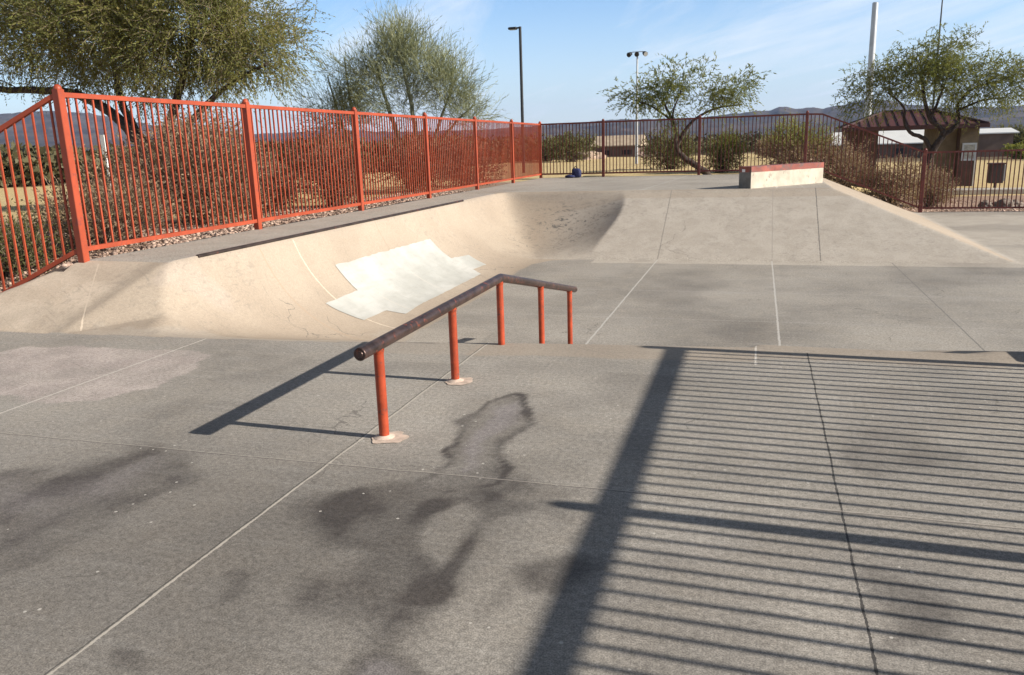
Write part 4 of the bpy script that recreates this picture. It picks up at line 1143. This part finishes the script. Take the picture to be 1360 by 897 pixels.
def long_building(name, label, x0, x1, y0, y1, zb, ze, zr, mw, mr, mtrim=None, slots=True):
    root = empty(name, ((x0 + x1) / 2, (y0 + y1) / 2, zb)); tag(root, label, "building")
    mb = MB(); mb.box(((x0 + x1) / 2, (y0 + y1) / 2, (zb + ze) / 2), (x1 - x0, y1 - y0, ze - zb)); w = mb.build("wall", mw, root)
    mb = MB(); o = .35; ym = (y0 + y1) / 2
    v = [(x0 - o, y0 - o, ze), (x1 + o, y0 - o, ze), (x1 + o, y1 + o, ze), (x0 - o, y1 + o, ze), (x0 - o, ym, zr), (x1 + o, ym, zr)]
    v += [(p[0], p[1], p[2] + .1) for p in v]
    mb.add(v, [(6, 7, 11, 10), (8, 9, 10, 11), (1, 0, 4, 5), (3, 2, 5, 4), (0, 1, 7, 6), (2, 3, 9, 8), (1, 2, 8, 11, 7), (3, 0, 6, 10, 9), ])
    mb.build("roof", mr, root)
    if slots:
        n = max(2, int((x1 - x0) / 2.2))
        for k in range(n):
            mb = MB(); xx = x0 + (x1 - x0) * (k + .5) / n
            mb.box((xx, y0 - .02, zb + (ze - zb) * .55), (.9, .06, (ze - zb) * .35)); mb.build("window", M["black"], root)
    return root
M["white_roof"] = simple_mat("white_metal_roof", (.74, .74, .72), .5, .1, .05, .5)
M["wall_dust"] = simple_mat("dusty_brown_wall", (.16, .11, .085), .9, 0, .2, .8)
M["tan_roof"] = simple_mat("tan_shingle_roof", (.42, .33, .235), .9, 0, .15, 2)
long_building("white_roofed_building", "long low building with white metal roof beyond the shelter opening", 7.4, 17.0, 90, 97, -.9, .62, 1.85, M["wall_dust"], M["white_roof"])
long_building("dark_outbuilding", "small dark outbuilding with white roof right of the shelter", 19.2, 22.0, 85, 90, -.9, 1.35, 1.75, M["wall_dust"], M["white_roof"], slots=False)
long_building("field_shed", "low shed with tan roof at the far end of the yellow field", -15.3, -11.2, 79, 84, .0, 1.25, 2.2, M["wall_dust"], M["tan_roof"])
# rocky mound beside the shed
def mound(name, label, c, r, h, mat, seed):
    bm = bmesh.new(); bmesh.ops.create_icosphere(bm, subdivisions=4, radius=1)
    for v in bm.verts:
        p = v.co.copy(); nz = mnoise.fractal(p * 1.7 + Vector((seed, 0, 0)), .6, 2.1, 5)
        v.co = Vector((p.x * r[0], p.y * r[1], max(p.z, -.25) * h)) * (1 + .28 * nz)
        v.co += Vector(c)
    me = bpy.data.meshes.new(name); bm.to_mesh(me); bm.free()
    o = link_mesh(name, me, mat, None, True); return tag(o, label, "mound" if "mound" in name else "rock")
M["mound"] = simple_mat("tan_pink_earth", (.30, .22, .165), .95, 0, .35, 1.2, .5)
M["rock"] = simple_mat("grey_brown_rock", (.22, .175, .145), .9, 0, .4, 5, .6)
mound("earth_mound", "pale rocky earth mound left of the distant shed", (-15.3, 71, .1), (2.6, 2, 0.95), 1.0, M["mound"], 2.0)
mound("earth_mound", "small tan earth mound in the field behind the ledge", (2.2, 66, .0), (1.6, 1.3, .8), .9, M["mound"], 5.0)

# litter bin beyond the lower fence
def bin_():
    root = empty("litter_bin", (9.45, 38.4, -.72)); tag(root, "square brown litter bin standing on a short leg near the path", "litter bin")
    mb = MB(); mb.tube([(9.45, 38.4, -.75), (9.45, 38.4, -.52)], .06, 10); mb.build("leg", M["black"], root)
    mb = MB(); mb.box((9.42, 38.4, -.13), (.52, .5, .76), 0, 0, .02); b = mb.build("bin_body", M["door_grey"], root)
    mb = MB(); mb.box((9.72, 38.4, -.10), (.07, .46, .66)); mb.build("side_panel", M["galv"], b)
    mb = MB(); mb.box((9.43, 38.4, .28), (.6, .56, .06), 0, 0, .02); mb.build("lid", M["fascia"], root)
bin_()
# blue bag left against the far fence
M["blue"] = simple_mat("navy_blue_cloth", (.018, .022, .075), .8, 0, .3, 9, .3)
def bag():
    root = empty("backpack", (-5.72, 26.2, .53)); tag(root, "small navy blue backpack slumped against the far fence", "bag")
    bm = bmesh.new(); bmesh.ops.create_icosphere(bm, subdivisions=3, radius=1)
    for v in bm.verts:
        p = v.co; e = .55
        s = Vector([math.copysign(abs(c) ** e, c) for c in p])
        k = 1 + .12 * mnoise.noise(p * 2.3)
        v.co = Vector((s.x * .15 * k - 5.70 - .03 * (p.z), s.y * .1 * k + 26.2, .53 + .15 + s.z * .15 * k))
    me = bpy.data.meshes.new("bag_body"); bm.to_mesh(me); bm.free(); link_mesh("bag_body", me, M["blue"], root, True)
    bm = bmesh.new(); bmesh.ops.create_icosphere(bm, subdivisions=3, radius=1)
    for v in bm.verts:
        p = v.co; k = 1 + .2 * mnoise.noise(p * 2.1 + Vector((4, 0, 0)))
        v.co = Vector((p.x * .17 * k - 5.90, p.y * .12 * k + 26.12, .53 + .05 + p.z * .055 * k))
    me = bpy.data.meshes.new("side_pocket"); bm.to_mesh(me); bm.free(); link_mesh("side_pocket", me, M["blue"], root, True)
    mb = MB(); mb.tube([(-5.78, 26.2, .80), (-5.77, 26.2, .87), (-5.72, 26.2, .89), (-5.68, 26.2, .86), (-5.67, 26.2, .80)], .013, 6); mb.build("handle", M["black"], root)
bag()
# boulders on the gravel by the lower fence
RK = "rocks on the gravel behind the lower fence"
for k, (x_, y_, s, lb) in enumerate(((7.25, 28.3, .30, "largest dark rock on the gravel behind the lower fence"), (6.75, 28.0, .17, "small rock left of the largest dark rock"), (7.7, 28.8, .22, "rock at the right edge behind the lower fence"), (6.9, 28.9, .2, "grey rock behind the largest dark rock"), (-4.95 , 27.05, .10, "small stone at the deck edge beside the first far post"))):
    z_ = float(terrain(np.array([x_]), np.array([y_]))[0])
    o = mound("boulder", lb, (x_, y_, z_ + s * .2), (s, s * .8, s), s * .75, M["rock"], 3.0 + k * 2.7); o["group"] = RK
# path and kerb to the right of the shelter
mb = MB()
mb.box((16.5, 35.6, -.66), (19, 2.2, .10)); tag(mb.build("path", M["concrete_path"]), kind="structure")
mb = MB(); mb.box((16.5, 34.42, -.62), (19, .14, .20), 0, 0, .02); tag(mb.build("kerb", M["concrete_path"]), kind="structure")

# ------------------------------------------------------------------ air, sky, sun, camera
HAZE_D = .00010
def haze():
    m = bpy.data.materials.new("haze_air"); m.use_nodes = True; nt = m.node_tree
    for n in list(nt.nodes):
        if n.type == "BSDF_PRINCIPLED": nt.nodes.remove(n)
    v = nt.nodes.new("ShaderNodeVolumePrincipled")
    v.inputs["Color"].default_value = (.46, .62, 1.0, 1); v.inputs["Density"].default_value = HAZE_D
    v.inputs["Anisotropy"].default_value = .2
    nt.links.new(v.outputs[0], nt.nodes["Material Output"].inputs["Volume"])
    mb = MB(); mb.box((0, 2400, 128), (11400, 6600, 280)); o = mb.build("haze", m); tag(o, "thin blue haze over the desert", "haze", kind="stuff")
    return o
haze()

SUN_EL = 26.07; sun_v = Vector((1, -.035, math.tan(R(SUN_EL)))).normalized()
w = bpy.data.worlds.new("World"); scene.world = w; w.use_nodes = True
nt = w.node_tree; g = G(nt); bg = nt.nodes["Background"]
sky = g.n("ShaderNodeTexSky", sky_type="NISHITA"); sky.sun_disc = False
sky.sun_elevation = R(SUN_EL); sky.sun_rotation = R(92); sky.air_density = 1.0; sky.dust_density = .5; sky.ozone_density = 1.3
d = g.n("ShaderNodeTexCoord").outputs["Generated"]
sx, sy, sz = g.sep(d)
den = g.math("ADD", g.math("MAXIMUM", sz, 0.0), .11)
cv = g.n("ShaderNodeCombineXYZ"); g.put(cv.inputs[0], g.math("DIVIDE", sx, den)); g.put(cv.inputs[1], g.math("DIVIDE", sy, den))
uv = cv.outputs[0]
m1 = g.mapping(g.mapping(uv, (1, 1, 1), (0, 0, R(62))), (.20, .62, 1), (0, 0, 0), (2.3, 1.7, 0))
n1 = g.noise(m1, 1.5, 8, .62, .5)
m2 = g.mapping(g.mapping(uv, (1, 1, 1), (0, 0, R(48))), (.35, 1.7, 1), (0, 0, 0), (.4, 3.1, 0))
n2 = g.noise(m2, 1.2, 9, .68, .9)
cl = g.math("ADD", g.math("MULTIPLY", g.ramp(n1, .34, .68), .85), g.math("MULTIPLY", g.ramp(n2, .46, .76), .42), clamp=True)
hz = g.ramp(sz, -.02, .2, .68, 0.0)
cl = g.math("MULTIPLY", g.math("MAXIMUM", cl, hz), .85)
blue = g.mix(1.0, sky.outputs[0], (.80, .98, 1.22), "MULTIPLY")
fill_sky = g.mix(.5, g.mix(1.0, sky.outputs[0], (.62, .60, .56), "MULTIPLY"), (.95, .90, .84))   # upper sky out of view, dimmed and greyed, added for neutral fill
col = g.mix(g.ramp(sz, .22, .42), g.mix(cl, blue, CLOUD), fill_sky)
g.put(bg.inputs["Color"], col); bg.inputs["Strength"].default_value = SKY_S
sun = bpy.data.lights.new("sun", "SUN"); sun.energy = SUN_S; sun.angle = R(.53); sun.color = (1, .925, .82)
so = bpy.data.objects.new("sun", sun); COL.objects.link(so)
so.rotation_euler = sun_v.to_track_quat("Z", "Y").to_euler(); so.location = (30, -2, 20)

cam = bpy.data.cameras.new("camera"); co = bpy.data.objects.new("camera", cam); COL.objects.link(co)
cam.sensor_width = 36; cam.sensor_fit = "HORIZONTAL"; cam.lens = 1066.04 / 1360 * 36
cam.clip_end = 20000; cam.clip_start = .05
yaw, pitch, roll = CAM
fw = Vector((math.sin(yaw) * math.cos(pitch), math.cos(yaw) * math.cos(pitch), -math.sin(pitch)))
r0 = Vector((math.cos(yaw), -math.sin(yaw), 0)); u0 = r0.cross(fw)
r2 = r0 * math.cos(roll) + u0 * math.sin(roll); u2 = -r0 * math.sin(roll) + u0 * math.cos(roll)
co.matrix_world = Matrix(((r2.x, u2.x, -fw.x, 0), (r2.y, u2.y, -fw.y, 0), (r2.z, u2.z, -fw.z, 1.6), (0, 0, 0, 1)))
scene.camera = co

vs = scene.view_settings
vs.view_transform = "Standard"; vs.look = "None"; vs.gamma = 1.0; vs.exposure = EXPOSURE; vs.use_curve_mapping = False
scene.cycles.max_bounces = 6; scene.cycles.diffuse_bounces = 3; scene.cycles.transparent_max_bounces = 4; scene.cycles.volume_bounces = 0
scene.cycles.use_denoising = True
